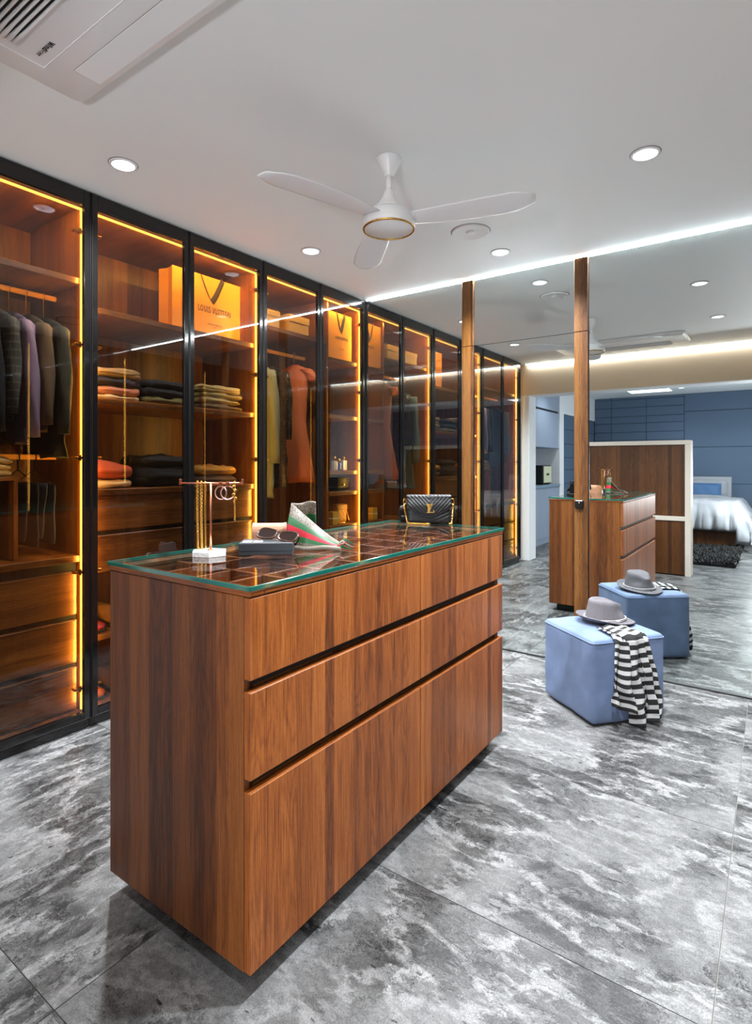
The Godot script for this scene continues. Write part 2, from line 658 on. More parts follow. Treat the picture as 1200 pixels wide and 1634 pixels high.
func room() -> void:
	var fl := structure("floor", sh().box(Vector3(-3.4, -0.12, -3.75), Vector3(2.6, -0.004, 4.7), 0), M.grout, "grey layered stone floor of large pale-jointed slabs", "floor")
	var n := 0
	var order := [0, 5, 3, 6, 1, 4, 7, 2]
	for i in 6:
		var x0 := -4.0 + 0.189 + i * 1.232
		for j in 11:
			var z0 := -3.8837 + j * 0.8137
			var a := clampf(x0, -3.4, 2.6)
			var b := clampf(x0 + 1.232, -3.4, 2.6)
			var c := clampf(z0, -3.75, 4.7)
			var d := clampf(z0 + 0.8137, -3.75, 4.7)
			if b - a < 0.02 or d - c < 0.02:
				continue
			floor_slab(a, b, c, d, order[n % 8] + (i * 3 + j) % 4, fl)
			n += 1
	# ceiling with bored holes for the downlights
	var ce := CSGBox3D.new()
	ce.name = "ceiling"
	ce.size = Vector3(6.0, 0.14, 8.45)
	ce.position = Vector3(-0.4, H + 0.07, 0.475)
	ce.material = M.ceiling
	add_child(ce)
	ce.set_meta("kind", "structure")
	tag(ce, "plain light grey painted ceiling with recessed lights", "ceiling")
	for p in downlight_spots():
		var hole := CSGCylinder3D.new()
		hole.name = "lamp_hole"
		hole.radius = 0.046
		hole.height = 0.1
		hole.sides = 32
		hole.material = M.white_matt
		hole.operation = CSGShape3D.OPERATION_SUBTRACTION
		ce.add_child(hole, true)
		hole.position = Vector3(p.x, H, p.y) - ce.position
	var back := ZM - 0.016
	structure("wall_left", sh().box(Vector3(-3.42, 0, -3.75), Vector3(-3.28, H, -0.1), 0), M.paint, "painted wall hidden behind the lit glass wardrobes", "wall")
	structure("wall_back", sh().box(Vector3(-3.42, 0, back - 0.14), Vector3(1.4, H, back), 0), M.black_matt, "dark wall backing the mirrored panels", "wall")
	structure("wall_right", sh().box(Vector3(1.25, 0, -3.75), Vector3(1.4, H, -0.1), 0), M.paint, "painted wall behind the wardrobe opposite", "wall")
	structure("wall_front", sh().box(Vector3(-3.42, 2.143, -0.1), Vector3(1.4, H, 0.15), 0.002), M.wallpaper, "beige papered header wall above the bedroom opening, seen in the mirror", "wall")
	structure("trim_1", sh().box(Vector3(-2.6, 2.135, -0.102), Vector3(0.62, 2.143, 0.152), 0.0), M.paint, "white underside of the beige header wall", "trim")
	structure("trim_2", sh().box(Vector3(-3.42, 0, -0.1), Vector3(-2.6, 2.143, 0.15), 0.003), M.paint, "white jamb at the end of the glass wardrobes, seen in the mirror", "jamb")
	structure("trim_3", sh().box(Vector3(0.62, 0, -0.1), Vector3(2.6, 2.143, 0.15), 0.003), M.paint, "white jamb on the far side of the bedroom opening", "jamb")
	structure("wall_bedside", sh().box(Vector3(2.5, 0, 0.15), Vector3(2.64, H, 4.7), 0), M.paint, "white painted bedroom wall beyond the opening", "wall")

func mirror_wall() -> void:
	var z0 := ZM - 0.006
	var pane := func(x0: float, x1: float, y0: float, y1: float, parent: Node) -> void:
		var s := sh()
		s.quad(Vector3(x0, y0, ZM), Vector3(x1, y0, ZM), Vector3(x1, y1, ZM), Vector3(x0, y1, ZM))
		var m = part("mirror_pane", s, M.mirror, parent)
		part("mirror_backing", sh().box(Vector3(x0, y0, ZM - 0.006), Vector3(x1, y1, ZM - 0.0006), 0), M.mirror_edge, m)
	var base := 0.008
	var top := H - 0.012
	var seam := 2.072
	var a := thing("mirror_panel", "tall mirror panel beside the glass wardrobes, left of the first wood strip", "mirror")
	pane.call(XW + 0.002, -1.803, base, top, a)
	var b := thing("mirror_panel", "tall mirror panel right of the wood strip with the lock", "mirror")
	pane.call(-0.938, 1.2, base, top, b)
	var c := thing("mirror_panel", "short mirror panel above the mirrored door, between the wood strips", "mirror")
	pane.call(-1.712, -1.027, seam + 0.003, top, c)
	var d := Node3D.new()
	d.name = "door_1"
	add_child(d)
	d.set_meta("kind", "structure")
	tag(d, "mirrored door with walnut stiles and a black lock", "door")
	pane.call(-1.712, -1.027, base, seam, d)
	for x in [[-1.801, -1.714], [-1.025, -0.941]]:
		part("stile", sh().box(Vector3(x[0], base, ZM - 0.008), Vector3(x[1], seam, ZM + 0.012), 0.002), M.walnut_strip, d, "walnut strip")
		part("stile", sh().box(Vector3(x[0], seam + 0.003, ZM - 0.008), Vector3(x[1], top, ZM + 0.012), 0.002), M.walnut_strip, c, "walnut strip")
		part("edge_trim", sh().box(Vector3(x[1] + 0.0002, base, ZM - 0.004), Vector3(x[1] + 0.0042, seam, ZM + 0.006), 0.001), M.black_metal, d)
	var lk := part("lock", sh().box(Vector3(-1.017, 0.974, ZM + 0.012), Vector3(-0.964, 1.028, ZM + 0.032), 0.006), M.black_metal, d, "black square lock")
	part("keyhole", sh(Vector3.ZERO, false).lathe([[0.006, 0], [0.006, 0.003], [0.004, 0.004]], 16), M.steel, lk)
	lk.get_child(0).transform = Transform3D(Basis(Vector3.RIGHT, PI / 2), Vector3(-0.99, 1.012, ZM + 0.031))
	structure("trim_4", sh().box(Vector3(XW, 0, ZM - 0.01), Vector3(1.2, 0.0075, ZM + 0.006), 0.001), M.black_metal, "dark floor track along the foot of the mirrors", "trim")
	# white light line where the mirrors meet the ceiling
	var led := thing("led_strip_light", "white light line along the ceiling above the mirrors", "light strip")
	part("diffuser", sh().box(Vector3(XW + 0.01, H - 0.008, ZM + 0.001), Vector3(XR - 0.01, H - 0.0005, ZM + 0.008), 0.001), M.led_white, led)
	area_light("mirror_line_light", Vector3(-1.0, H - 0.0105, ZM + 0.007), Vector3(0, -1, 0.05), Vector3(1, 0, 0), 3.2, 0.009, COOL, 2.4)
	# the same along the header over the bedroom opening
	var led2 := thing("led_strip_light", "white cove light along the beige header, seen in the mirror", "light strip")
	part("diffuser", sh().box(Vector3(XW + 0.01, H - 0.010, -0.118), Vector3(XR - 0.01, H - 0.0005, -0.1015), 0.001), M.led_white, led2)
	area_light("header_line_light", Vector3(-1.0, H - 0.0125, -0.112), Vector3(0, -1, 0.0), Vector3(1, 0, 0), 3.2, 0.012, COOL, 1.1)

func downlight_spots() -> Array:
	return [Vector2(-2.30, -1.36), Vector2(-0.442, -2.57), Vector2(-2.30, -2.567), Vector2(-1.37, -3.25), Vector2(-0.41, -1.44), Vector2(-1.2, 1.3), Vector2(-1.3, 3.6), Vector2(-0.1, 3.6), Vector2(-2.5, 1.4)]

func ceiling_things() -> void:
	var names := [
		"downlight above the left wardrobe doors, nearest the air conditioner", "downlight high on the right side of the ceiling",
		"downlight in front of the wardrobe doors, left beyond the fan", "downlight next to the round ceiling speaker, above the mirrored door",
		"downlight on the camera side, seen only in the right mirror", "bedroom downlight beyond the opening", "bedroom downlight above the bed", "bedroom downlight above the bedside", "bedroom downlight before the built-in desk"]
	var spots := downlight_spots()
	for i in spots.size():
		var p := Vector3(spots[i].x, H, spots[i].y)
		var t := thing("downlight", names[i], "downlight", p, 0, "recessed ceiling downlights")
		part("trim_ring", sh(Vector3.ZERO, false).lathe([[0.044, 0.004], [0.044, -0.003], [0.046, -0.0055], [0.055, -0.0055], [0.0575, -0.003], [0.058, -0.0003]], 40, Vector3.ZERO, false, false), M.white, t)
		part("shadow_ring", sh(Vector3.ZERO, false).lathe([[0.0578, -0.0002], [0.0595, -0.002], [0.0605, -0.0002]], 40, Vector3.ZERO, false, false), M.black_metal, t)
		part("reflector", sh(Vector3.ZERO, false).lathe([[0.0445, -0.001], [0.038, 0.014], [0.030, 0.028], [0.027, 0.034]], 40, Vector3.ZERO, false, false), M.white, t)
		part("lamp", sh(Vector3.ZERO, false).lathe([[0.001, 0.029], [0.022, 0.030], [0.027, 0.035], [0.001, 0.038]], 32), M.lamp, t)
		var l := SpotLight3D.new()
		l.name = numbered("downlight_beam")
		add_child(l)
		l.position = p + Vector3(0, 0.012, 0)
		l.rotation.x = -PI / 2
		l.spot_angle = 68.0
		l.spot_angle_attenuation = 0.7
		l.spot_range = 14.0
		l.spot_attenuation = 2.0
		l.light_color = COOL
		l.light_size = 0.03
		l.light_energy = 3.4 if i < 5 else 0.55
		l.shadow_enabled = true
	# round speaker
	var sp := thing("ceiling_speaker", "flat white round speaker in the ceiling near the mirrors", "speaker", Vector3(-1.385, H, -2.87))
	part("bezel", sh(Vector3.ZERO, false).lathe([[0.001, -0.004], [0.085, -0.004], [0.096, -0.009], [0.100, -0.009], [0.104, -0.006], [0.105, -0.0003]], 48, Vector3.ZERO, false, false), M.white_matt, sp)
	part("shadow_gap", sh(Vector3.ZERO, false).lathe([[0.105, -0.0002], [0.107, -0.0015], [0.109, -0.0002]], 48, Vector3.ZERO, false, false), M.black_metal, sp)
	part("sensor_dome", sh(Vector3.ZERO, false).lathe([[0.026, -0.004], [0.022, -0.011], [0.012, -0.014], [0.001, -0.0145]], 24), M.white, sp)
	fan()
	air_conditioner()

func fan() -> void:
	var t := thing("ceiling_fan", "white ceiling fan with a gold-rimmed round motor cap", "fan", Vector3(-1.338, H, -1.985))
	part("canopy", sh(Vector3.ZERO, false).lathe([[0.052, -0.0005], [0.054, -0.006], [0.044, -0.03], [0.028, -0.058], [0.020, -0.074], [0.017, -0.078]], 36), M.white, t)
	part("downrod", sh(Vector3.ZERO, false).lathe([[0.0115, -0.07], [0.0115, -0.14]], 20), M.white, t)
	part("neck", sh(Vector3.ZERO, false).lathe([[0.012, -0.128], [0.017, -0.135], [0.026, -0.165], [0.045, -0.195], [0.066, -0.214], [0.069, -0.218], [0.064, -0.222]], 36), M.white, t)
	part("motor_housing", sh(Vector3.ZERO, false).lathe([[0.060, -0.220], [0.084, -0.226], [0.104, -0.246], [0.111, -0.268], [0.112, -0.29], [0.109, -0.298]], 48), M.white, t)
	part("motor_cap", sh(Vector3.ZERO, false).lathe([[0.104, -0.2975], [0.103, -0.300], [0.001, -0.3015]], 48, Vector3.ZERO, false, true), M.white, t)
	var ring := []
	for k in 48:
		ring.append(Vector3(cos(TAU * k / 48) * 0.1065, -0.300, sin(TAU * k / 48) * 0.1065))
	part("rim_ring", sh(Vector3.ZERO, false).tube(ring, 0.0042, 10, true), M.gold, t)
	for k in 3:
		var rings := []
		for i in 13:
			var f := i / 12.0
			var r := lerpf(0.10, 0.60, f)
			var w := lerpf(0.05, 0.075, sin(f * PI * 0.75)) * (1.0 if i < 11 else (0.8 if i == 11 else 0.45))
			var ring2 := PackedVector3Array()
			for j in 12:
				var a := TAU * j / 12
				ring2.append(Vector3(r, -0.262 + sin(a) * 0.004 + cos(a) * w * 0.10, cos(a) * w + f * f * 0.05))
			rings.append(ring2)
		var b := part("blade", sh(Vector3.ZERO, false).loft(rings), M.white, t)
		b.rotation.y = TAU * k / 3 + 0.35

func air_conditioner() -> void:
	var t := thing("air_conditioner", "white ceiling cassette air conditioner with a slatted vent", "air conditioner", Vector3(-2.01, H, -1.035))
	# local: x to the right 0..1.3, z towards the bedroom 0..0.48, underside at y = -0.035
	var w := 1.3
	var d := 0.48
	var under := -0.034
	var rr := 0.03
	var pts := PackedVector2Array()
	for c in [[rr, rr, PI], [w - rr, rr, 1.5 * PI], [w - rr, d - rr, 0.0], [rr, d - rr, 0.5 * PI]]:
		for k in 7:
			var a: float = c[2] + PI / 2 * k / 6
			pts.append(Vector2(c[0] + cos(a) * rr, c[1] + sin(a) * rr))
	var ring := func(inset: float, y: float) -> PackedVector3Array:
		var out := PackedVector3Array()
		for p in pts:
			var q: Vector2 = p
			var m := Vector2(w / 2, d / 2)
			q = m + (q - m) * Vector2(1.0 - 2.0 * inset / w, 1.0 - 2.0 * inset / d)
			out.append(Vector3(q.x, y, q.y))
		return out
	part("casing", sh(Vector3.ZERO, false).loft([ring.call(0.004, -0.0003), ring.call(0.0, -0.006), ring.call(0.002, -0.014), ring.call(0.014, -0.026), ring.call(0.03, under)], false, true), M.white, t)
	# intake panel along the near edge, with a seam round its end
	part("panel_seam", sh().box(Vector3(0.1752, under - 0.0004, 0.036), Vector3(1.189, under + 0.01, 0.1188), 0.0), M.black_metal, t)
	part("intake_panel", sh().box(Vector3(0.176, under - 0.0012, 0.034), Vector3(1.188, under + 0.01, 0.118), 0.001), M.white, t)
	for x in [0.11, 1.19]:
		part("ridge", sh().box(Vector3(x, under - 0.0016, 0.179), Vector3(x + 0.0015, under + 0.004, 0.44), 0.0005), M.white, t)
	part("ridge", sh().box(Vector3(0.11, under - 0.0016, 0.179), Vector3(1.1915, under + 0.004, 0.1806), 0.0005), M.white, t)
	# vent opening with long curved vanes
	part("vent_recess", sh().box(Vector3(0.163, under - 0.0006, 0.280), Vector3(1.13, under + 0.01, 0.425), 0.0), M.black_matt, t)
	for k in 9:
		var z := 0.284 + k * 0.0167
		var rings := []
		for i in 13:
			var f := i / 12.0
			var x := lerpf(0.155, 1.138, f)
			var wide := 0.0026 + 0.0052 * pow(absf(f * 2.0 - 1.0), 14.0)
			var r2 := PackedVector3Array()
			for j in 8:
				var a := TAU * j / 8
				r2.append(Vector3(x, under - 0.004 + sin(a) * 0.0045, z + cos(a) * wide + sin(a) * 0.002))
			rings.append(r2)
		part("vane", sh(Vector3.ZERO, false).loft(rings), M.white, t)
	text("Wind", 0.0215, M.black_metal, t, Vector3(0.219, under - 0.0012, 0.216), Vector3.ZERO, false, true)
	text("Free", 0.020, M.black_metal, t, Vector3(0.173, under - 0.0012, 0.216))
	for back in [1, 2]:
		var o := t.get_child(t.get_child_count() - back) as Node3D
		o.basis = Basis(Vector3(-1, 0, 0), Vector3(0, 0, -1), Vector3(0, -1, 0))

# ------------------------------------------------------------------ wardrobes
func led(root: Node3D, lo: Vector3, hi: Vector3, face: Vector3, e: float) -> void:
	part("led_strip", sh(root.position).box(lo, hi, 0.001), M.led_amber, root)
	var c := (lo + hi) * 0.5
	var d := hi - lo
	var along := Vector3(0, 1, 0) if d.y > d.z else Vector3(0, 0, 1)
	area_light("wardrobe_led_light", c + face * 0.0065, face, along, maxf(d.y, d.z) * 0.98, 0.008, AMBER, e)

# one cabinet of two doors: zn nearer the camera, zf farther
func wardrobe(label: String, zn: float, zf: float) -> Node3D:
	var root := thing("wardrobe", label, "wardrobe", Vector3(-2.95, 0, (zn + zf) / 2), 0, "lit glass wardrobes along the left wall")
	var o := root.position
	var xf := -2.702
	var xb := -3.235
	part("plinth", sh(o).box(Vector3(xb, 0.0, zf + 0.001), Vector3(-2.665, 0.045, zn - 0.001), 0.002), M.plinth, root)
	part("bottom_panel", sh(o).box(Vector3(xb, 0.055, zf + 0.018), Vector3(xf, 0.075, zn - 0.018)), M.closet_flat, root)
	part("top_panel", sh(o).box(Vector3(xb, 2.478, zf + 0.018), Vector3(xf, 2.498, zn - 0.018)), M.closet_flat, root)
	part("head_panel", sh(o).box(Vector3(xb, 2.498, zf + 0.001), Vector3(-2.668, H - 0.001, zn - 0.001), 0.002), M.black, root)
	part("back_panel", sh(o).box(Vector3(xb - 0.01, 0.05, zf + 0.001), Vector3(xb, 2.498, zn - 0.001)), M.closet, root)
	for z in [[zf + 0.001, zf + 0.018], [zn - 0.018, zn - 0.001]]:
		part("side_panel", sh(o).box(Vector3(xb, 0.05, z[0]), Vector3(xf, 2.498, z[1])), M.closet, root)
	# amber light lines: both sides and the top
	led(root, Vector3(-2.699, 0.085, zf + 0.018), Vector3(-2.689, 2.455, zf + 0.028), Vector3(-0.9, 0, 0.44).normalized(), 0.55)
	led(root, Vector3(-2.699, 0.085, zn - 0.028), Vector3(-2.689, 2.455, zn - 0.018), Vector3(-0.9, 0, -0.44).normalized(), 0.55)
	led(root, Vector3(-2.699, 2.457, zf + 0.02), Vector3(-2.689, 2.467, zn - 0.02), Vector3(-0.7, -0.7, 0).normalized(), 0.5)
	return root

func glass_door(root: Node3D, zn: float, zf: float, hinge_z: float) -> void:
	var o := root.position
	var x0 := -2.671
	var a := zf + 0.0025
	var b := zn - 0.0025
	var st := 0.03
	var s := sh(o)
	s.box(Vector3(x0, 0.05, a), Vector3(XW, H - 0.008, a + st), 0.0015)
	s.box(Vector3(x0, 0.05, b - st), Vector3(XW, H - 0.008, b), 0.0015)
	s.box(Vector3(x0, 2.468, a + st), Vector3(XW, H - 0.008, b - st), 0.0015)
	s.box(Vector3(x0, 0.05, a + st), Vector3(XW, 0.085, b - st), 0.0015)
	var d := part("door", s, M.black, root)
	part("glass_pane", sh(o).box(Vector3(-2.660, 0.083, a + st - 0.002), Vector3(-2.656, 2.47, b - st + 0.002), 0), M.smoke, d)
	# slim metal edges of the door
	var e := sh(o)
	for z in [[a - 0.0005, a + 0.003], [b - 0.003, b + 0.0005]]:
		e.box(Vector3(XW, 0.05, z[0]), Vector3(XW + 0.004, H - 0.008, z[1]), 0.001)
	e.box(Vector3(XW, 0.05, a), Vector3(XW + 0.003, 0.053, b), 0.0005)
	part("edge_trim", e, M.black_metal, d)
	for y in [2.35, 1.815, 1.28, 0.74, 0.19]:
		var h := sh(o)
		var sgn := 1.0 if hinge_z < (zn + zf) / 2 else -1.0
		h.box(Vector3(-2.705, y - 0.006, minf(hinge_z, hinge_z + sgn * 0.045)), Vector3(-2.672, y + 0.006, maxf(hinge_z, hinge_z + sgn * 0.045)), 0.002)
		h.box(Vector3(-2.690, y - 0.014, hinge_z + sgn * 0.02 - 0.006), Vector3(-2.6715, y + 0.014, hinge_z + sgn * 0.02 + 0.006), 0.002)
		part("hinge", h, M.brass, d)

func shelf(root: Node3D, y: float, z0: float, z1: float, front := -2.715) -> void:
	part("shelf", sh(root.position).box(Vector3(-3.234, y - 0.028, z0), Vector3(front, y, z1), 0.0015), M.closet_flat, root)

func drawers(root: Node3D, z0: float, z1: float, spans: Array, top: float) -> void:
	var o := root.position
	if top > 0:
		part("counter", sh(o).box(Vector3(-3.234, top - 0.03, z0), Vector3(-2.712, top, z1), 0.002), M.closet_flat, root)
	part("drawer_carcass", sh(o).box(Vector3(-3.23, spans[-1][0] - 0.006, z0 + 0.004), Vector3(-2.75, (top - 0.031) if top > 0 else spans[0][1], z1 - 0.004), 0.0), M.black_matt, root)
	for s in spans:
		var d := part("drawer", sh(o).box(Vector3(-2.748, s[0], z0 + 0.012), Vector3(-2.724, s[1], z1 - 0.012), 0.002), M.closet_flat, root)
		part("pull_edge", sh(o).box(Vector3(-2.7238, s[1] - 0.008, z0 + 0.013), Vector3(-2.720, s[1] - 0.002, z1 - 0.013), 0.001), M.closet_flat, d)

func rod(root: Node3D, y: float, z0: float, z1: float) -> void:
	var s := sh(root.position, false)
	s.tube([Vector3(-2.96, y, z0), Vector3(-2.96, y, z1)], 0.0125, 14)
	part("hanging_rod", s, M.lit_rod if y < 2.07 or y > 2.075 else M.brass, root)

func wardrobes() -> void:
	var a := wardrobe("lit glass wardrobe of hanging clothes, nearest the camera", DOORS[0], DOORS[2])
	var b := wardrobe("lit glass wardrobe of folded stacks on a long shelf, middle of the row", DOORS[2], DOORS[4])
	var c := wardrobe("lit glass wardrobe with the orange dress, against the mirror", DOORS[4], DOORS[6])
	for k in 6:
		glass_door([a, b, c][k / 2], DOORS[k], DOORS[k + 1], DOORS[k + 1] + 0.02 if k % 2 == 1 else DOORS[k] - 0.02)
	var zn: float = DOORS[0] - 0.018
	var zf: float = DOORS[2] + 0.018
	shelf(a, 2.14, zf, zn)
	rod(a, 2.08, zf, zn)
	rod(a, 1.285, zf, zn)
	drawers(a, zf, zn, [[0.535, 0.74], [0.305, 0.51], [0.085, 0.285]], 0.815)
	zn = DOORS[2] - 0.018
	zf = DOORS[4] + 0.018
	shelf(b, 2.02, zf, zn)
	shelf(b, 1.578, zf, zn)
	drawers(b, zf, zn, [[0.92, 1.093], [0.715, 0.897]], 1.125)
	shelf(b, 0.41, zf, zn)
	zn = DOORS[4] - 0.018
	zf = DOORS[6] + 0.018
	var zp := -3.235
	part("divider", sh(c.position).box(Vector3(-3.234, 0.08, zp - 0.009), Vector3(-2.73, 2.476, zp + 0.009)), M.closet, c)
	shelf(c, 2.165, zp + 0.009, zn)
	rod(c, 2.06, zp + 0.009, zn)
	for y in [2.054, 1.625, 1.2, 1.04, 0.785]:
		shelf(c, y, zf, zp - 0.009)
	drawers(c, zp + 0.009, zn, [[0.49, 0.70], [0.29, 0.47], [0.09, 0.27]], 0.74)
	drawers(c, zf, zp - 0.009, [[0.49, 0.70], [0.29, 0.47], [0.09, 0.27]], 0.0)
	# the wardrobe opposite: only its light lines show, as reflections in the doors on the left
	var r := thing("wardrobe", "dark glass wardrobe opposite, showing only as thin amber lines reflected in the left doors", "wardrobe", Vector3(0.93, 0, -1.85))
	var o := r.position
	part("carcass_back", sh(o).box(Vector3(1.2, 0.05, -3.59), Vector3(1.22, 2.5, -0.12)), M.walnut_dark, r)
	part("top_panel", sh(o).box(Vector3(0.66, 2.48, -3.59), Vector3(1.2, H - 0.002, -0.12)), M.black, r)
	part("plinth", sh(o).box(Vector3(0.66, 0.0, -3.59), Vector3(1.2, 0.08, -0.12)), M.plinth, r)
	for y in [0.75, 1.6, 2.05]:
		part("shelf", sh(o).box(Vector3(0.69, y - 0.025, -3.57), Vector3(1.2, y, -0.14)), M.walnut_dark, r)
	for z in [-3.575, -2.57, -1.55, -0.54, -0.135]:
		part("side_panel", sh(o).box(Vector3(0.68, 0.08, z - 0.009), Vector3(1.2, 2.48, z + 0.009)), M.walnut_dark, r)
		if z > -3.57 + 0.1 or true:
			part("led_strip", sh(o).box(Vector3(0.665, 0.1, z + 0.010), Vector3(0.674, 2.44, z + 0.018), 0.001), M.led_bright, r)
			area_light("wardrobe_led_light", Vector3(0.672, 1.27, z + 0.0245), Vector3(0.3, 0, 1), Vector3.UP, 2.3, 0.008, AMBER, 0.2)
	for k in 6:
		var z0 := -3.59 + k * 0.578
		var s := sh(o)
		s.box(Vector3(XR, 0.05, z0), Vector3(XR + 0.022, H - 0.01, z0 + 0.03))
		s.box(Vector3(XR, 0.05, z0 + 0.545), Vector3(XR + 0.022, H - 0.01, z0 + 0.575))
		s.box(Vector3(XR, 2.46, z0 + 0.03), Vector3(XR + 0.022, H - 0.01, z0 + 0.545))
		s.box(Vector3(XR, 0.05, z0 + 0.03), Vector3(XR + 0.022, 0.085, z0 + 0.545))
		var d := part("door", s, M.black, r)
		part("glass_pane", sh(o).box(Vector3(XR + 0.008, 0.083, z0 + 0.028), Vector3(XR + 0.012, 2.462, z0 + 0.547), 0), M.smoke, d)

# ------------------------------------------------------------------ island
func island() -> void:
	var x0: float = ISL[0]; var x1: float = ISL[1]; var z0: float = ISL[2]; var z1: float = ISL[3]
	var t := thing("island_cabinet", "walnut drawer island with a glass top over a divided tray", "cabinet", Vector3((x0 + x1) / 2, 0, (z0 + z1) / 2))
	var o := t.position
	var yb := 0.06
	var yr := 0.955
	part("plinth", sh(o).box(Vector3(x0 + 0.05, 0.0, z0 + 0.05), Vector3(x1 - 0.05, yb, z1 - 0.05)), M.black_matt, t)
	part("end_panel", sh(o).box(Vector3(x0, yb, z1 - 0.02), Vector3(x1 - 0.0225, 0.94, z1), 0.0015), M.walnut_end, t)
	part("end_panel", sh(o).box(Vector3(x0, yb, z0), Vector3(x1 - 0.0225, 0.94, z0 + 0.02), 0.0015), M.walnut_end, t)
	part("back_panel", sh(o).box(Vector3(x0 + 0.001, yb, z0 + 0.021), Vector3(x0 + 0.02, 0.94, z1 - 0.021), 0.0015), M.walnut, t)
	part("carcass", sh(o).box(Vector3(x0 + 0.021, yb + 0.002, z0 + 0.021), Vector3(x1 - 0.03, 0.845, z1 - 0.021), 0.0), M.walnut_dark, t)
	# rim round the tray, and the green-edged glass on it
	for b in [[x0 - 0.002, x1 + 0.002, z1 - 0.045, z1 + 0.003], [x0 - 0.002, x1 + 0.002, z0 - 0.003, z0 + 0.045], [x0 - 0.002, x0 + 0.045, z0 + 0.045, z1 - 0.045], [x1 - 0.045, x1 + 0.002, z0 + 0.045, z1 - 0.045]]:
		part("tray_rim", sh(o).box(Vector3(b[0], 0.9405, b[2]), Vector3(b[1], yr, b[3]), 0.003), M.rim, t)
	for b in [[x0 + 0.021, x0 + 0.04, z0 + 0.021, z1 - 0.021], [x1 - 0.042, x1 - 0.023, z0 + 0.021, z1 - 0.021]]:
		part("tray_wall", sh(o).box(Vector3(b[0], 0.846, b[2]), Vector3(b[1], 0.94, b[3]), 0.0), M.walnut_dark, t)
	part("tray_floor", sh(o).box(Vector3(x0 + 0.041, 0.845, z0 + 0.03), Vector3(x1 - 0.043, 0.853, z1 - 0.03), 0.0), M.black_matt, t)
	for k in range(1, 9):
		var z := lerpf(z0 + 0.04, z1 - 0.04, k / 9.0)
		part("tray_divider", sh(o).box(Vector3(x0 + 0.042, 0.854, z - 0.005), Vector3(x1 - 0.044, 0.945, z + 0.005), 0.001), M.walnut, t)
	for k in range(1, 4):
		var x := lerpf(x0 + 0.04, x1 - 0.04, k / 4.0)
		part("tray_divider", sh(o).box(Vector3(x - 0.005, 0.854, z0 + 0.04), Vector3(x + 0.005, 0.943, z1 - 0.04), 0.001), M.walnut, t)
	var g := sh(o)
	var gx0 := x0 - 0.005; var gx1 := x1 + 0.005; var gz0 := z0 - 0.006; var gz1 := z1 + 0.006
	for y in [yr + 0.0004, 0.967]:
		g.quad(Vector3(gx0 + 0.002, y, gz1 - 0.002), Vector3(gx1 - 0.002, y, gz1 - 0.002), Vector3(gx1 - 0.002, y, gz0 + 0.002), Vector3(gx0 + 0.002, y, gz0 + 0.002))
	var top := part("glass_top", g, M.glass, t, "clear glass top")
	for b in [[gx0, gx1, gz1 - 0.003, gz1], [gx0, gx1, gz0, gz0 + 0.003], [gx0, gx0 + 0.003, gz0 + 0.003, gz1 - 0.003], [gx1 - 0.003, gx1, gz0 + 0.003, gz1 - 0.003]]:
		part("glass_edge", sh(o).box(Vector3(b[0], yr + 0.0004, b[2]), Vector3(b[1], 0.967, b[3]), 0.0012), M.glass_edge, top, "green polished edge")
	# drawer fronts and the two lower doors, split in the middle
	var zm := -1.668
	for row in [[0.746, 0.938, "drawer"], [0.513, 0.718, "drawer"], [0.062, 0.484, "cabinet_door"]]:
		for c in [[z0, zm - 0.0012], [zm + 0.0012, z1]]:
			var d := part(row[2], sh(o).box(Vector3(x1 - 0.0215, row[0], c[0] + 0.0005), Vector3(x1, row[1], c[1] - 0.0005), 0.0018), M.walnut, t)
			if row[1] < 0.9:
				part("pull_edge", sh(o).box(Vector3(x1 - 0.0295, row[1] - 0.016, c[0] + 0.001), Vector3(x1 - 0.0217, row[1] - 0.004, c[1] - 0.001), 0.001), M.rim, d)
	for y in [[0.718, 0.746], [0.484, 0.513]]:
		part("finger_groove", sh(o).box(Vector3(x1 - 0.0299, y[0] + 0.004, z0 + 0.021), Vector3(x1 - 0.0285, y[1], z1 - 0.021), 0.0), M.black_matt, t)

# ------------------------------------------------------------------ the bedroom behind the camera, seen in the mirrors
func panel_rows(parent: Node, along_x: bool, a0: float, a1: float, at: float, ys: Array) -> void:
	for k in ys.size() - 1:
		var y0: float = ys[k] + 0.003
		var y1: float = ys[k + 1] - 0.003
		if along_x:
			part("panel", sh().box(Vector3(a0 + 0.003, y0, at - 0.022), Vector3(a1 - 0.003, y1, at), 0.004), M.blue_panel, parent)
		else:
			part("panel", sh().box(Vector3(at, y0, a0 + 0.003), Vector3(at + 0.022, y1, a1 - 0.003), 0.004), M.blue_panel, parent)

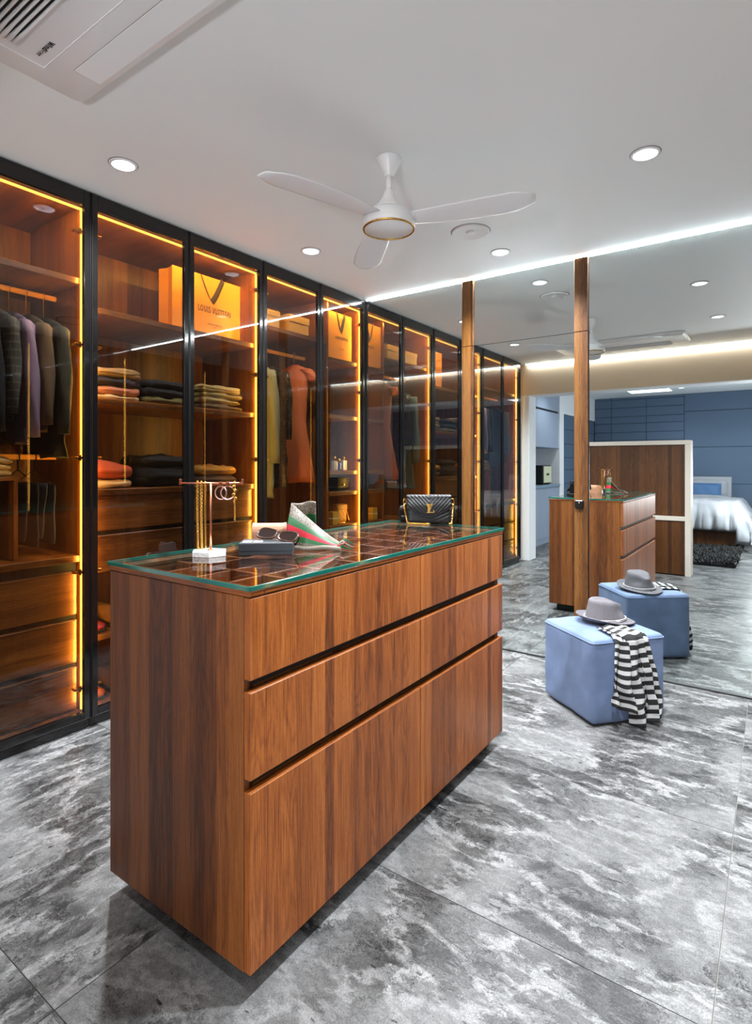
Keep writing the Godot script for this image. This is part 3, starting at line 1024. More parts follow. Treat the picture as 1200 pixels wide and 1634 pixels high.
func bedroom() -> void:
	var wb := structure("wall_bedhead", sh().box(Vector3(-3.42, 0, 4.555), Vector3(2.64, H, 4.7), 0), mat(rgb(48, 62, 82), 0.8), "blue panelled wall with thin grooves behind the bed, seen in the mirrors", "wall")
	var small := [0.0, 0.45, 0.9, 1.08, 1.235, 1.393, 1.55, 1.71, 1.868, 2.039, 2.172, 2.343, 2.5, H]
	for c in [[-2.95, -2.63], [-2.63, -2.003], [-2.003, -1.365]]:
		panel_rows(wb, true, c[0], c[1], 4.555, small)
	for k in 3:
		panel_rows(wb, true, -1.365 + k * 1.28, minf(-1.365 + (k + 1) * 1.28, 2.5), 4.555, [0.0, 0.25, 0.902, 1.56, 2.217, H])
	# left side of the bedroom: built-in desk niche, white post, blue panelled wall
	structure("wall_niche", sh().box(Vector3(-3.5, 0, 0.15), Vector3(-3.38, H, 2.25), 0), M.blue_grey, "grey blue back wall of the desk niche", "wall")
	var bl := structure("wall_bedroom_left", sh().box(Vector3(-3.5, 0, 2.46), Vector3(-2.975, H, 4.555), 0), mat(rgb(48, 62, 82), 0.8), "blue panelled bedroom side wall past the white post", "wall")
	panel_rows(bl, false, 2.48, 4.53, -2.975, [0.0, 0.32, 0.62, 0.919, 1.152, 1.364, 1.598, 1.85, 2.106])
	part("lintel", sh().box(Vector3(-2.975, 2.109, 2.46), Vector3(-2.945, H, 4.55), 0.002), M.paint, bl, "white band above the blue panels")
	structure("trim_5", sh().box(Vector3(-3.38, 0, 2.24), Vector3(-2.93, H, 2.46), 0.003), M.paint, "white post beside the desk niche, seen left in the mirror", "post")
	var cup := thing("wall_cabinet", "grey blue wall cabinet with a dark slot above the desk niche", "cabinet", Vector3(-3.16, 1.514, 1.2))
	var o := cup.position
	part("body", sh(o).box(Vector3(-3.379, 1.514, 0.151), Vector3(-2.97, H - 0.002, 2.239)), M.blue_grey, cup)
	for k in 2:
		part("door", sh(o).box(Vector3(-2.97, 1.516, 0.156 + k * 1.043), Vector3(-2.95, 2.090, 1.194 + k * 1.043), 0.002), M.blue_grey, cup)
		part("upper_door", sh(o).box(Vector3(-2.97, 2.122, 0.156 + k * 1.043), Vector3(-2.95, H - 0.004, 1.194 + k * 1.043), 0.002), M.blue_grey, cup)
	part("slot", sh(o).box(Vector3(-2.969, 2.091, 0.156), Vector3(-2.962, 2.121, 2.237), 0), M.black_matt, cup)
	var desk := thing("desk", "built-in desk with a grey blue top under the wall cabinet", "desk", Vector3(-3.15, 0, 1.2))
	o = desk.position
	part("desktop", sh(o).box(Vector3(-3.378, 0.888, 0.152), Vector3(-2.92, 0.922, 2.238), 0.003), mat(rgb(120, 142, 160), 0.4), desk)
	for k in 3:
		part("drawer", sh(o).box(Vector3(-2.96, 0.10, 0.156 + k * 0.694), Vector3(-2.94, 0.865, 0.846 + k * 0.694), 0.002), M.blue_grey, desk)
	part("carcass", sh(o).box(Vector3(-3.378, 0.0, 0.152), Vector3(-2.961, 0.887, 2.238)), M.blue_grey, desk)
	var sp := thing("speaker", "black and beige speaker on the desk in the niche", "speaker", Vector3(-3.115, 0.923, 1.85))
	o = Vector3.ZERO
	part("body", sh().box(Vector3(-0.11, 0.012, -0.2), Vector3(0.10, 0.31, 0.2), 0.008), M.black_matt, sp)
	part("grille", sh().box(Vector3(0.1, 0.03, -0.18), Vector3(0.112, 0.295, 0.18), 0.004), mat(rgb(188, 190, 162), 0.8), sp)
	part("badge", sh().box(Vector3(0.112, 0.15, -0.06), Vector3(0.116, 0.18, 0.06), 0.001), M.black_metal, sp)
	for z in [-0.15, 0.15]:
		part("foot", sh().box(Vector3(-0.08, 0, z - 0.02), Vector3(0.08, 0.012, z + 0.02), 0.002), M.black_matt, sp)
	# half-height partition in the opening
	var pa := thing("partition", "half-height walnut partition with a pale frame, between wardrobe room and bedroom", "partition", Vector3(-1.355, 0, -0.02))
	o = pa.position
	for b in [[-1.95, 1.47, -0.762, 1.518], [-0.82, 0.0, -0.762, 1.47], [-1.95, 0.0, -1.90, 1.47], [-1.90, 0.615, -0.82, 0.665]]:
		part("frame", sh(o).box(Vector3(b[0], b[1], -0.1), Vector3(b[2], b[3], 0.09), 0.002), M.cream, pa)
	for b in [[0.666, 1.469], [0.012, 0.614]]:
		part("wood_panel", sh(o).box(Vector3(-1.899, b[0], -0.085), Vector3(-0.821, b[1], 0.075), 0.001), M.walnut_dark, pa)
	# bed
	var bed := thing("bed", "bed with white quilted duvet, beyond the partition in the mirror", "bed", Vector3(-1.27, 0, 3.5))
	part("base", sh().box(Vector3(-0.80, 0.03, -1.02), Vector3(0.80, 0.34, 1.02), 0.01), M.walnut_dark, bed)
	part("mattress", sh(Vector3.ZERO, false).rbox(Vector3(0, 0.47, 0.02), Vector3(1.62, 0.26, 2.0), 0.06), M.white_matt, bed)
	var nn := noise(91, 3.2, 3)
	var g := []
	for i in 65:
		var row := []
		var u := i / 64.0 * 2.0 - 1.0
		for j in 57:
			var v := j / 56.0
			# across the bed with drops on both sides; v from the turned top down over the foot
			var ax := absf(u)
			var x := signf(u) * minf(ax / 0.70, 1.0) * 0.84
			var drop := maxf(ax - 0.70, 0.0) / 0.30
			var z := lerpf(0.62, -1.06, minf(v / 0.80, 1.0))
			var fall := maxf(v - 0.80, 0.0) / 0.20
			var y := 0.665 + 0.03 * sin(v * 0.8 * PI)
			var p := Vector3(x, y, z)
			p.x += signf(u) * (0.05 + 0.09 * sin(drop * 2.0)) * minf(drop * 3.0, 1.0)
			p.z -= (0.06 + 0.03 * sin(fall * 2.2)) * minf(fall * 3.0, 1.0)
			var d := maxf(drop * 0.42, fall * 0.38)
			if drop > 0 and fall > 0:
				d = maxf(drop, fall) * 0.55
			p.y -= d + 0.02 * minf(d * 8.0, 1.0)
			var rip := nn.get_noise_3dv(p * Vector3(1.3, 0.4, 1.0)) * 0.05
			var seam := 0.022 * (1.0 - exp(-pow(sin(v * PI * 5.0) * 4.0, 2.0))) - 0.018
			if d > 0.02:
				rip += 0.022 * sin((x if fall > drop else z) * 34.0 + nn.get_noise_2d(x * 2.0, z * 2.0) * 6.0) * minf(d * 4.0, 1.0)
				p += Vector3(signf(u) * (rip + seam) if drop > 0 else 0.0, 0, -(rip + seam) if fall > 0 else 0.0)
			else:
				p.y += rip * 0.7 + seam
			row.append(p)
		g.append(row)
	part("duvet", sh(Vector3.ZERO, false).sheet(g, 0.03), M.white_cloth, bed)
	part("duvet_fold", sh(Vector3.ZERO, false).rbox(Vector3(0, 0.685, 0.56), Vector3(1.86, 0.07, 0.26), 0.034, 3, 6, func(p: Vector3, d: Vector3) -> Vector3: return p + d * 0.01 * sin(p.x * 9.0) - Vector3(0, maxf(absf(p.x) - 0.8, 0.0) * 1.4, 0)), M.white_cloth, bed)
	var pil := func(label: String, at: Vector3, size: Vector3, m: Material, flange: float, tilt: float) -> void:
		var t := thing("pillow", label, "pillow", at, 0, "pillows on the bed")
		t.rotation.x = tilt
		part("cushion", sh(Vector3.ZERO, false).rbox(Vector3(0, size.y / 2, 0), size, size.z * 0.48, 4, 10, func(p: Vector3, d: Vector3) -> Vector3:
			var f := 1.0 - pow(absf(p.x) / (size.x * 0.5), 4.0) * 0.45 - pow(absf(p.y) / (size.y * 0.5), 4.0) * 0.45
			return Vector3(p.x, p.y, p.z * f + 0.006 * sin(p.x * 30.0 + p.y * 17.0))), m, t)
		if flange > 0:
			part("flange", sh().box(Vector3(-size.x / 2 - flange, -flange * 0.3, -0.006), Vector3(size.x / 2 + flange, size.y + flange, 0.006), 0.003), m, t)
	pil.call("white pillow with a flat border leaning on the blue wall, right side of the bed", Vector3(-0.98, 0.645, 4.36), Vector3(0.62, 0.34, 0.16), M.white_cloth, 0.05, 0.18)
	var bluecloth := mat(rgb(70, 104, 146), 0.75)
	pil.call("small blue pillow in front of the white bordered pillow", Vector3(-1.06, 0.645, 4.17), Vector3(0.58, 0.27, 0.15), bluecloth, 0.012, 0.25)
	var ns := thing("nightstand", "walnut nightstand at the right of the bed", "nightstand", Vector3(-0.03, 0, 4.27))
	part("body", sh().box(Vector3(-0.24, 0.12, -0.22), Vector3(0.24, 0.46, 0.22), 0.003), M.walnut, ns)
	part("drawer", sh().box(Vector3(-0.225, 0.30, -0.24), Vector3(0.225, 0.445, -0.221), 0.003), M.walnut, ns)
	part("drawer", sh().box(Vector3(-0.225, 0.135, -0.24), Vector3(0.225, 0.285, -0.221), 0.003), M.walnut, ns)
	part("plinth", sh().box(Vector3(-0.2, 0.0, -0.18), Vector3(0.2, 0.119, 0.2), 0.002), M.black_matt, ns)
	# rug
	var rug := thing("rug", "black shaggy rug at the foot of the bed", "rug", Vector3(-1.16, 0, 1.65))
	part("backing", sh(Vector3.ZERO, false).rbox(Vector3(0, 0.022, 0), Vector3(1.56, 0.04, 1.66), 0.02, 2, 14, func(p: Vector3, d: Vector3) -> Vector3: return p + d * 0.006 * sin(p.x * 40.0) * sin(p.z * 37.0)), mat(rgb(22, 22, 25), 0.9), rug)
	var tuft := sh(Vector3.ZERO, false).lathe([[0.013, 0.0], [0.010, 0.02], [0.001, 0.048]], 5, Vector3.ZERO, false, false).mesh()
	var mm := MultiMesh.new()
	mm.transform_format = MultiMesh.TRANSFORM_3D
	mm.mesh = tuft
	mm.instance_count = 5200
	for i in 5200:
		var b := Basis.from_euler(Vector3(rng.randf_range(-0.9, 0.9), rng.randf() * TAU, rng.randf_range(-0.9, 0.9))).scaled(Vector3.ONE * rng.randf_range(0.8, 1.25))
		mm.set_instance_transform(i, Transform3D(b, Vector3(rng.randf_range(-0.78, 0.78), 0.036, rng.randf_range(-0.83, 0.83))))
	var mi := MultiMeshInstance3D.new()
	mi.name = "pile"
	mi.multimesh = mm
	mi.material_override = mat(rgb(9, 9, 11), 0.7)
	mi.set_meta("kind", "stuff")
	rug.add_child(mi, true)
	# flush ceiling lamp
	var lp := thing("ceiling_lamp", "flat white round lamp under the bedroom ceiling", "lamp", Vector3(-1.64, H, 2.58))
	part("base_plate", sh(Vector3.ZERO, false).lathe([[0.40, -0.0005], [0.43, -0.02], [0.43, -0.05], [0.41, -0.06]], 48), M.white, lp)
	part("diffuser", sh(Vector3.ZERO, false).lathe([[0.405, -0.058], [0.39, -0.085], [0.30, -0.108], [0.001, -0.118]], 48), glow(Color(0.9, 0.95, 1.0), 0.3), lp)
	area_light("ceiling_lamp_light", Vector3(-1.64, H - 0.125, 2.58), Vector3.DOWN, Vector3.RIGHT, 0.6, 0.6, COOL, 0.35)

	# standing globe lamp beside the opening, behind the camera: its light comes under the header and over the partition
	var fp := thing("floor_lamp", "white globe floor lamp in the bedroom, outside the mirror view", "lamp", Vector3(0.08, 0, 1.8))
	part("foot", sh(Vector3.ZERO, false).lathe([[0.15, 0.0], [0.15, 0.012], [0.02, 0.022], [0.009, 0.03]], 32), M.black_metal, fp)
	part("stem", sh(Vector3.ZERO, false).lathe([[0.009, 0.02], [0.009, 0.90]], 14), M.black_metal, fp)
	var globe := []
	for k in 17:
		var a := -PI / 2 + PI * k / 16
		globe.append([maxf(cos(a) * 0.15, 0.001), 1.03 + sin(a) * 0.15])
	part("lamp_globe", sh(Vector3.ZERO, false).lathe(globe, 32), glow(Color(0.97, 0.98, 1.0), 1.6), fp)
	var gl := OmniLight3D.new()
	gl.name = "floor_lamp_light"
	add_child(gl)
	gl.position = Vector3(0.08, 1.03, 1.8)
	gl.light_size = 0.14
	gl.light_energy = 2.8
	gl.light_color = COOL
	gl.omni_range = 14.0
	gl.omni_attenuation = 2.0
	gl.shadow_enabled = true

# ------------------------------------------------------------------ what is in the wardrobes
func cloth(c: Color, rough := 0.9) -> StandardMaterial3D:
	var m := mat(c, rough)
	m.heightmap_enabled = true
	m.heightmap_texture = M.weave
	m.heightmap_scale = 0.06
	m.uv1_triplanar = true
	m.uv1_scale = Vector3(14, 14, 14)
	return m

# a garment on its hanger: shoulders along x, drawn down from the rod; root at the rod
func garment(called: String, label: String, category: String, z: float, rod_y: float, m: Material, length: float, half: float, hem: float, sleeve: float, sleeve_m: Material, deep := 0.035, group := "", waist := 1.0, x := -2.96, drop := 0.115) -> Node3D:
	var t := thing(called, label, category, Vector3(x, rod_y, z), 0, group)
	var hk := []
	for k in 11:
		var a := -0.4 + k / 10.0 * 3.9
		hk.append(Vector3(sin(a) * 0.0185, cos(a) * 0.0185 - 0.002, 0))
	hk.reverse()
	hk.append(Vector3(0, -0.03, 0))
	hk.append(Vector3(0, -drop - 0.005, 0))
	var h := part("hanger", sh(Vector3.ZERO, false).tube(hk, 0.0022, 6), M.brass, t)
	var bar := []
	for k in 9:
		var f := k / 8.0 * 2.0 - 1.0
		bar.append(Vector3(f * half * 0.92, -drop - 0.007 - absf(f) * half * 0.38, 0))
	part("hanger_bar", sh(Vector3.ZERO, false).tube(bar, 0.0055, 8), M.black_metal, h)
	var nz := noise(int(absf(z) * 1000.0), 4.0, 2)
	var rings := []
	var rows := 18
	for i in rows + 1:
		var f := float(i) / rows
		var y := -drop - f * length
		var w := 0.0
		if f < 0.10:
			w = lerpf(half * 0.30, half, sin(f / 0.10 * PI / 2))
			y = -drop - half * 0.40 * (f / 0.10)
		else:
			y = lerpf(-drop - half * 0.40, -drop - length, (f - 0.10) / 0.90)
			var k := (f - 0.10) / 0.90
			w = lerpf(half, half * waist, minf(k * 2.2, 1.0)) if k < 0.4545 else lerpf(half * waist, hem, (k - 0.4545) / 0.5455)
		var d := lerpf(0.016, deep, minf(f * 4.0, 1.0))
		var ring := PackedVector3Array()
		for j in 28:
			var a := TAU * j / 28
			var fold := 1.0 + (0.10 if deep > 0.05 else 0.32) * minf(f * 1.4, 1.0) * sin(a * 5.0 + nz.get_noise_1d(f * 2.0) * 3.0 + z * 40.0)
			ring.append(Vector3(cos(a) * w * (1.0 + 0.03 * nz.get_noise_2d(f * 3.0, a)), y + 0.008 * sin(a * 3.0) * f, sin(a) * d * fold + nz.get_noise_2d(f * 1.5, cos(a) * 0.5) * (0.006 if deep > 0.05 else 0.02) * f))
		rings.append(ring)
	part("body", sh(Vector3.ZERO, false).loft(rings), m, t)
	if sleeve > 0.0:
		for s in [-1.0, 1.0]:
			var sr := []
			for i in 11:
				var f := i / 10.0
				var c := Vector3(s * (half * 0.93 + 0.045 * sin(f * 1.9)), -drop - half * 0.36 - f * sleeve, 0.004 + 0.02 * f * sin(z * 50.0))
				var ring := PackedVector3Array()
				for j in 14:
					var a := TAU * j / 14
					var rr := lerpf(0.052, 0.036, f) * (1.0 + 0.14 * sin(a * 3.0 + f * 9.0))
					ring.append(c + Vector3(cos(a) * rr, sin(a) * 0.01 * (1.0 - f) * s, sin(a) * rr * 0.62))
				sr.append(ring)
			part("sleeve", sh(Vector3.ZERO, false).loft(sr), sleeve_m, t)
	return t

# trousers folded over a hanger bar
func trousers(label: String, z: float, rod_y: float, m: Material, length: float) -> void:
	var t := thing("trousers", label, "trousers", Vector3(-2.96, rod_y, z), 0, "trousers on the lower rail")
	var hk := []
	for k in 11:
		var a := -0.4 + k / 10.0 * 3.9
		hk.append(Vector3(sin(a) * 0.0185, cos(a) * 0.0185 - 0.002, 0))
	hk.reverse()
	hk.append(Vector3(0, -0.06, 0))
	hk.append(Vector3(-0.20, -0.13, 0))
	hk.append(Vector3(0.20, -0.13, 0))
	hk.append(Vector3(0, -0.062, 0))
	part("hanger", sh(Vector3.ZERO, false).tube(hk, 0.003, 6), M.black_metal, t)
	for s in [-1.0, 1.0]:
		var rings := []
		for i in 13:
			var f := i / 12.0
			var ring := PackedVector3Array()
			for j in 18:
				var a := TAU * j / 18
				ring.append(Vector3(cos(a) * lerpf(0.17, 0.12, f) * (1.0 + 0.05 * sin(f * 9.0)) + 0.02 * f, -0.125 - f * length * (0.9 if s > 0 else 1.0), s * 0.017 + sin(a) * 0.014 * (1.0 + 0.35 * sin(a * 4.0 + f * 5.0)) + 0.012 * f * s))
			rings.append(ring)
		part("leg", sh(Vector3.ZERO, false).loft(rings), m, t)

# a folded garment: soft slab with rolled layers along its front
func folded(called: String, label: String, category: String, at: Vector3, size: Vector3, m: Material, layers: int, seed_: int, group: String) -> float:
	var t := thing(called, label, category, at, 0, group)
	var nz := noise(seed_, 5.0, 3)
	part("cloth", sh(Vector3.ZERO, false).rbox(Vector3(0, size.y / 2, 0), size, size.y * 0.46, 4, 12, func(p: Vector3, d: Vector3) -> Vector3:
		var k := (p.y / size.y + 0.5) * layers
		var groove := 1.0 - 0.035 * pow(absf(cos(k * PI)), 6.0)
		var n := nz.get_noise_3dv(p * 1.2)
		var q := Vector3(p.x * groove, p.y, p.z * groove) + d * n * 0.012
		q.y -= 0.10 * size.y * (pow(p.z / (size.z * 0.5), 4.0) + pow(p.x / (size.x * 0.5), 4.0)) * (p.y / size.y + 0.5)
		q.y += nz.get_noise_2d(p.x * 1.4, p.z * 1.4) * 0.016 * (p.y / size.y + 0.5)
		return q), m, t)
	part("fold_edge", sh(Vector3.ZERO, false).tube([Vector3(size.x / 2 - 0.006, size.y * 0.5, -size.z * 0.40), Vector3(size.x / 2 - 0.001, size.y * 0.46, -size.z * 0.15), Vector3(size.x / 2 - 0.001, size.y * 0.5, size.z * 0.15), Vector3(size.x / 2 - 0.006, size.y * 0.47, size.z * 0.40)], size.y * 0.16, 8), m, t)
	return at.y + size.y * 0.93

func stack(base: Vector3, items: Array, group: String) -> void:
	var y := base.y
	var k := 0
	for it in items:
		# called, label, category, height, width(z), depth(x), material, layers, shift z
		y = folded(it[0], it[1], it[2], Vector3(base.x, y + 0.001, base.z + it[8]), Vector3(it[5], it[3], it[4]), it[6], it[7], int(base.z * 1000.0) + k * 7, group)
		k += 1

func paper_bag(label: String, at: Vector3, w: float, h: float, d: float, turn: float, scale_text: float, lettered := true) -> Node3D:
	# front faces local +z
	var t := thing("paper_bag", label, "shopping bag", at, turn, "orange paper carrier bags")
	var s := sh()
	var th := 0.0012
	s.box(Vector3(-w / 2, 0, d / 2 - th), Vector3(w / 2, h, d / 2), 0.0)
	s.box(Vector3(-w / 2, 0, -d / 2), Vector3(w / 2, h, -d / 2 + th), 0.0)
	s.box(Vector3(-w / 2, 0, -d / 2 + th), Vector3(w / 2, th, d / 2 - th), 0.0)
	for e in [-1.0, 1.0]:
		for f in [-1.0, 1.0]:
			s.quad(Vector3(e * w / 2, 0, f * d / 2), Vector3(e * (w / 2 - 0.02), 0, 0), Vector3(e * (w / 2 - 0.02), h, 0), Vector3(e * w / 2, h, f * d / 2))
	part("paper", s, M.bag_paper, t)
	for z in [d / 2 + 0.002, -d / 2 - 0.002]:
		var g := []
		for i in 17:
			var f := i / 16.0
			var a := (f - 0.5) * 2.0
			var c := Vector3(a * w * 0.16 + w * 0.04, h - 0.002 - (1.0 - pow(absf(a), 1.25)) * h * 0.40, z)
			g.append([c + Vector3(-0.012 * (1.0 - absf(a) * 0.3), 0.018, 0), c + Vector3(0.012, -0.010, 0.0015)])
		part("ribbon_handle", sh(Vector3.ZERO, false).sheet(g, 0.0015), M.ribbon, t)
	if lettered:
		text("LOUIS VUITTON", 0.057 * scale_text, M.ink, t, Vector3(w * 0.085, h * 0.47, d / 2 + 0.0006), Vector3.ZERO, false, true, 0.0006, 0.66)
		text("MAISON FONDÉE EN", 0.013 * scale_text, M.ink, t, Vector3(w * 0.085, h * 0.245, d / 2 + 0.0006))
		text("1854", 0.013 * scale_text, M.ink, t, Vector3(w * 0.085, h * 0.205, d / 2 + 0.0006))
	return t

func shoe(label: String, at: Vector3, turn: float, m: Material, group: String) -> void:
	var t := thing("shoe", label, "shoe", at, turn, group)
	var up := []
	for i in 13:
		var f := i / 12.0
		var x := lerpf(-0.125, 0.125, f)
		var w := 0.033 + 0.012 * sin(f * PI * 0.9) - (0.018 if i == 0 or i == 12 else 0.0)
		var h := lerpf(0.085, 0.035, smoothstep(0.3, 0.7, f)) - (0.02 if i == 12 else 0.0)
		var ring := PackedVector3Array()
		for j in 12:
			var a := TAU * j / 12
			ring.append(Vector3(x, 0.012 + h * 0.5 + sin(a) * h * 0.5, cos(a) * w))
		up.append(ring)
	part("upper", sh(Vector3.ZERO, false).loft(up), m, t)
	part("sole", sh(Vector3.ZERO, false).rbox(Vector3(0, 0.008, 0), Vector3(0.255, 0.016, 0.086), 0.007, 2, 4), M.black_matt, t)

func wardrobe_contents() -> void:
	M.bag_paper = mat(rgb(255, 166, 40), 0.7)
	M.ribbon = mat(rgb(54, 36, 34), 0.6)
	M.ink = mat(rgb(30, 20, 14), 0.7)
	var black := cloth(rgb(20, 19, 22))
	var olive := cloth(rgb(96, 92, 58))
	var plaid := cloth(Color.WHITE)
	var pim := Image.create(64, 64, false, Image.FORMAT_RGB8)
	pim.fill(rgb(58, 56, 48))
	for k in 2:
		pim.fill_rect(Rect2i(0, k * 32 + 4, 64, 7), rgb(92, 88, 70))
		pim.fill_rect(Rect2i(k * 32 + 6, 0, 5, 64), rgb(84, 74, 60))
		pim.fill_rect(Rect2i(k * 32 + 20, 0, 1, 64), rgb(120, 96, 80))
	plaid.albedo_texture = ImageTexture.create_from_image(pim)
	var G := "clothes on the upper rail by the camera"
	garment("shirt", "plaid grey shirt hanging fourth from the lit edge, left wardrobe", "shirt", -1.115, 2.08, plaid, 0.52, 0.20, 0.215, 0.42, plaid, 0.022, G)
	garment("shirt", "mauve shirt hanging between the plaid shirt and the tan jacket", "shirt", -1.175, 2.08, cloth(rgb(110, 88, 104)), 0.62, 0.20, 0.22, 0.52, cloth(rgb(150, 122, 140)), 0.022, G)
	garment("jacket", "black and tan jacket hanging second from the lit edge, left wardrobe", "jacket", -1.25, 2.08, cloth(rgb(86, 68, 46)), 0.56, 0.205, 0.215, 0.46, cloth(rgb(108, 84, 56)), 0.024, G)
	garment("jacket", "dark olive jacket hanging closest to the lit edge, left wardrobe", "jacket", -1.33, 2.08, cloth(rgb(50, 46, 34)), 0.68, 0.205, 0.23, 0.50, cloth(rgb(66, 60, 42)), 0.024, G)
	garment("jacket", "black jacket hanging left of the plaid shirt", "jacket", -1.03, 2.08, black, 0.66, 0.205, 0.22, 0.5, black, 0.036, G)
	garment("shirt", "grey blue shirt in the first wardrobe door, seen only in the mirror", "shirt", -0.62, 2.08, cloth(rgb(84, 92, 108)), 0.74, 0.20, 0.22, 0.52, cloth(rgb(84, 92, 108)), 0.024, G)
	garment("shirt", "beige shirt in the first wardrobe door, seen only in the mirror", "shirt", -0.50, 2.08, cloth(rgb(150, 128, 98)), 0.70, 0.20, 0.22, 0.52, cloth(rgb(150, 128, 98)), 0.024, G)
	trousers("dark denim trousers hanging closest to the lit edge, lower rail", -1.29, 1.285, cloth(rgb(58, 58, 66)), 0.29)
	trousers("charcoal trousers hanging second from the lit edge, lower rail", -1.215, 1.285, cloth(rgb(52, 48, 48)), 0.30)
	trousers("brown trousers hanging third from the lit edge, lower rail", -0.80, 1.285, cloth(rgb(70, 54, 40)), 0.30)
	var cub := thing("storage_cube", "open wooden cube with a cream stack on it, lower left in the first lit wardrobe", "storage cube", Vector3(-2.93, 0.816, -1.00))
	part("side", sh().box(Vector3(-0.16, 0, -0.15), Vector3(0.13, 0.36, -0.132)), M.closet, cub)
	part("side", sh().box(Vector3(-0.16, 0, 0.132), Vector3(0.13, 0.36, 0.15)), M.closet, cub)
	part("top", sh().box(Vector3(-0.16, 0.36, -0.15), Vector3(0.13, 0.378, 0.15)), M.closet_flat, cub)
	part("back", sh().box(Vector3(-0.175, 0, -0.15), Vector3(-0.161, 0.378, 0.15)), M.closet, cub)
	var fawn := cloth(rgb(206, 170, 110))
	stack(Vector3(-2.93, 1.195, -1.00), [
		["folded_towel", "bottom cream folded towel on the wooden cube", "towel", 0.03, 0.26, 0.25, fawn, 1, 0.0],
		["folded_towel", "middle cream folded towel on the wooden cube", "towel", 0.03, 0.26, 0.25, fawn, 1, 0.003],
		["folded_towel", "top cream folded towel on the wooden cube", "towel", 0.03, 0.26, 0.25, fawn, 1, -0.002]], "cream towels on the wooden cube")
	# middle wardrobe: bag on the top shelf, stacks below
	paper_bag("large orange paper bag with a dark ribbon handle, top shelf of the middle wardrobe", Vector3(-2.915, 2.021, -2.245), 0.52, 0.385, 0.13, PI / 2, 0.90)
	var dark_plum := cloth(rgb(52, 44, 52))
	stack(Vector3(-2.91, 1.579, -1.60), [
		["folded_sweater", "cream folded sweater at the bottom of the left stack, long shelf", "sweater", 0.034, 0.28, 0.26, cloth(rgb(226, 190, 140)), 1, 0.0],
		["folded_sweater", "dusty pink folded sweater second from the bottom of the left stack, long shelf", "sweater", 0.042, 0.28, 0.26, cloth(rgb(202, 126, 96)), 1, 0.0],
		["folded_sweater", "plum grey folded sweater under the tan one, long shelf", "sweater", 0.05, 0.29, 0.26, dark_plum, 1, -0.008],
		["folded_sweater", "tan folded sweater on top of the left stack, long shelf", "sweater", 0.052, 0.29, 0.26, cloth(rgb(178, 138, 88)), 2, -0.008]], "left stack on the long shelf")
	stack(Vector3(-2.91, 1.579, -1.925), [
		["folded_trousers", "olive folded trousers under two black garments, long shelf", "trousers", 0.052, 0.30, 0.25, cloth(rgb(104, 92, 48)), 1, 0.0],
		["folded_sweater", "lower black folded sweater above the olive trousers, long shelf", "sweater", 0.045, 0.30, 0.25, black, 1, 0.0],
		["folded_sweater", "upper black folded sweater on the middle stack, long shelf", "sweater", 0.05, 0.26, 0.25, black, 1, -0.01]], "middle stack on the long shelf")
	var khaki := cloth(rgb(150, 128, 74))
	stack(Vector3(-2.91, 1.579, -2.30), [
		["folded_jeans", "brown folded jeans at the bottom of the right stack, long shelf", "jeans", 0.042, 0.32, 0.26, cloth(rgb(98, 76, 50)), 1, 0.0],
		["folded_jeans", "khaki folded jeans second from the bottom of the right stack, long shelf", "jeans", 0.038, 0.31, 0.26, khaki, 1, 0.006],
		["folded_jeans", "khaki folded jeans third from the bottom of the right stack, long shelf", "jeans", 0.036, 0.31, 0.26, khaki, 1, -0.004],
		["folded_jeans", "pale khaki folded jeans on top of the right stack, long shelf", "jeans", 0.045, 0.30, 0.26, cloth(rgb(168, 144, 88)), 2, 0.01]], "right stack on the long shelf")
	stack(Vector3(-2.91, 1.126, -1.575), [
		["folded_sweater", "cream folded sweater under the coral one, on the drawers", "sweater", 0.045, 0.25, 0.26, cloth(rgb(230, 188, 130)), 1, 0.0],
		["folded_sweater", "coral folded sweater on the cream one, on the drawers", "sweater", 0.095, 0.27, 0.26, cloth(rgb(196, 84, 46)), 1, 0.0]], "left stack on the drawers")
	stack(Vector3(-2.91, 1.126, -1.915), [
		["folded_coat", "thick black folded coat at the bottom, on the drawers", "coat", 0.12, 0.33, 0.27, black, 2, 0.0],
		["folded_sweater", "flat black folded sweater on the black coat", "sweater", 0.06, 0.30, 0.26, cloth(rgb(30, 26, 24)), 1, 0.0]], "black stack on the drawers")
	stack(Vector3(-2.91, 1.126, -2.27), [
		["folded_jeans", "brown folded trousers under the mustard ones, on the drawers", "trousers", 0.06, 0.31, 0.25, cloth(rgb(92, 66, 44)), 1, 0.0],
		["folded_jeans", "mustard folded trousers on top of the brown ones, on the drawers", "trousers", 0.06, 0.31, 0.25, cloth(rgb(176, 122, 36)), 1, 0.004]], "right stack on the drawers")
	shoe("red shoe on the low shelf of the middle wardrobe", Vector3(-2.87, 0.411, -1.50), 0.0, mat(rgb(150, 30, 24), 0.4), "shoes low in the middle wardrobe")
	shoe("tan shoe beside the red one on the low shelf", Vector3(-2.87, 0.411, -1.62), 0.0, mat(rgb(170, 110, 50), 0.4), "shoes low in the middle wardrobe")
	shoe("orange shoe on the floor of the middle wardrobe", Vector3(-2.87, 0.076, -1.50), 0.0, mat(rgb(190, 90, 30), 0.4), "shoes low in the middle wardrobe")
	shoe("brown shoe beside the orange one, floor of the middle wardrobe", Vector3(-2.87, 0.076, -1.62), 0.0, mat(rgb(96, 60, 36), 0.4), "shoes low in the middle wardrobe")
	# the wardrobe against the mirror
	var G2 := "clothes in the wardrobe against the mirror"
	garment("coat", "sage green coat hanging left of the sequin dress", "coat", -2.70, 2.06, cloth(rgb(104, 104, 76)), 0.92, 0.19, 0.21, 0.62, cloth(rgb(112, 112, 84)), 0.036, G2)
	var seq := mat(Color.WHITE, 0.35, 0.5)
	var sim := Image.create(128, 128, false, Image.FORMAT_RGB8)
	sim.fill(rgb(22, 18, 16))
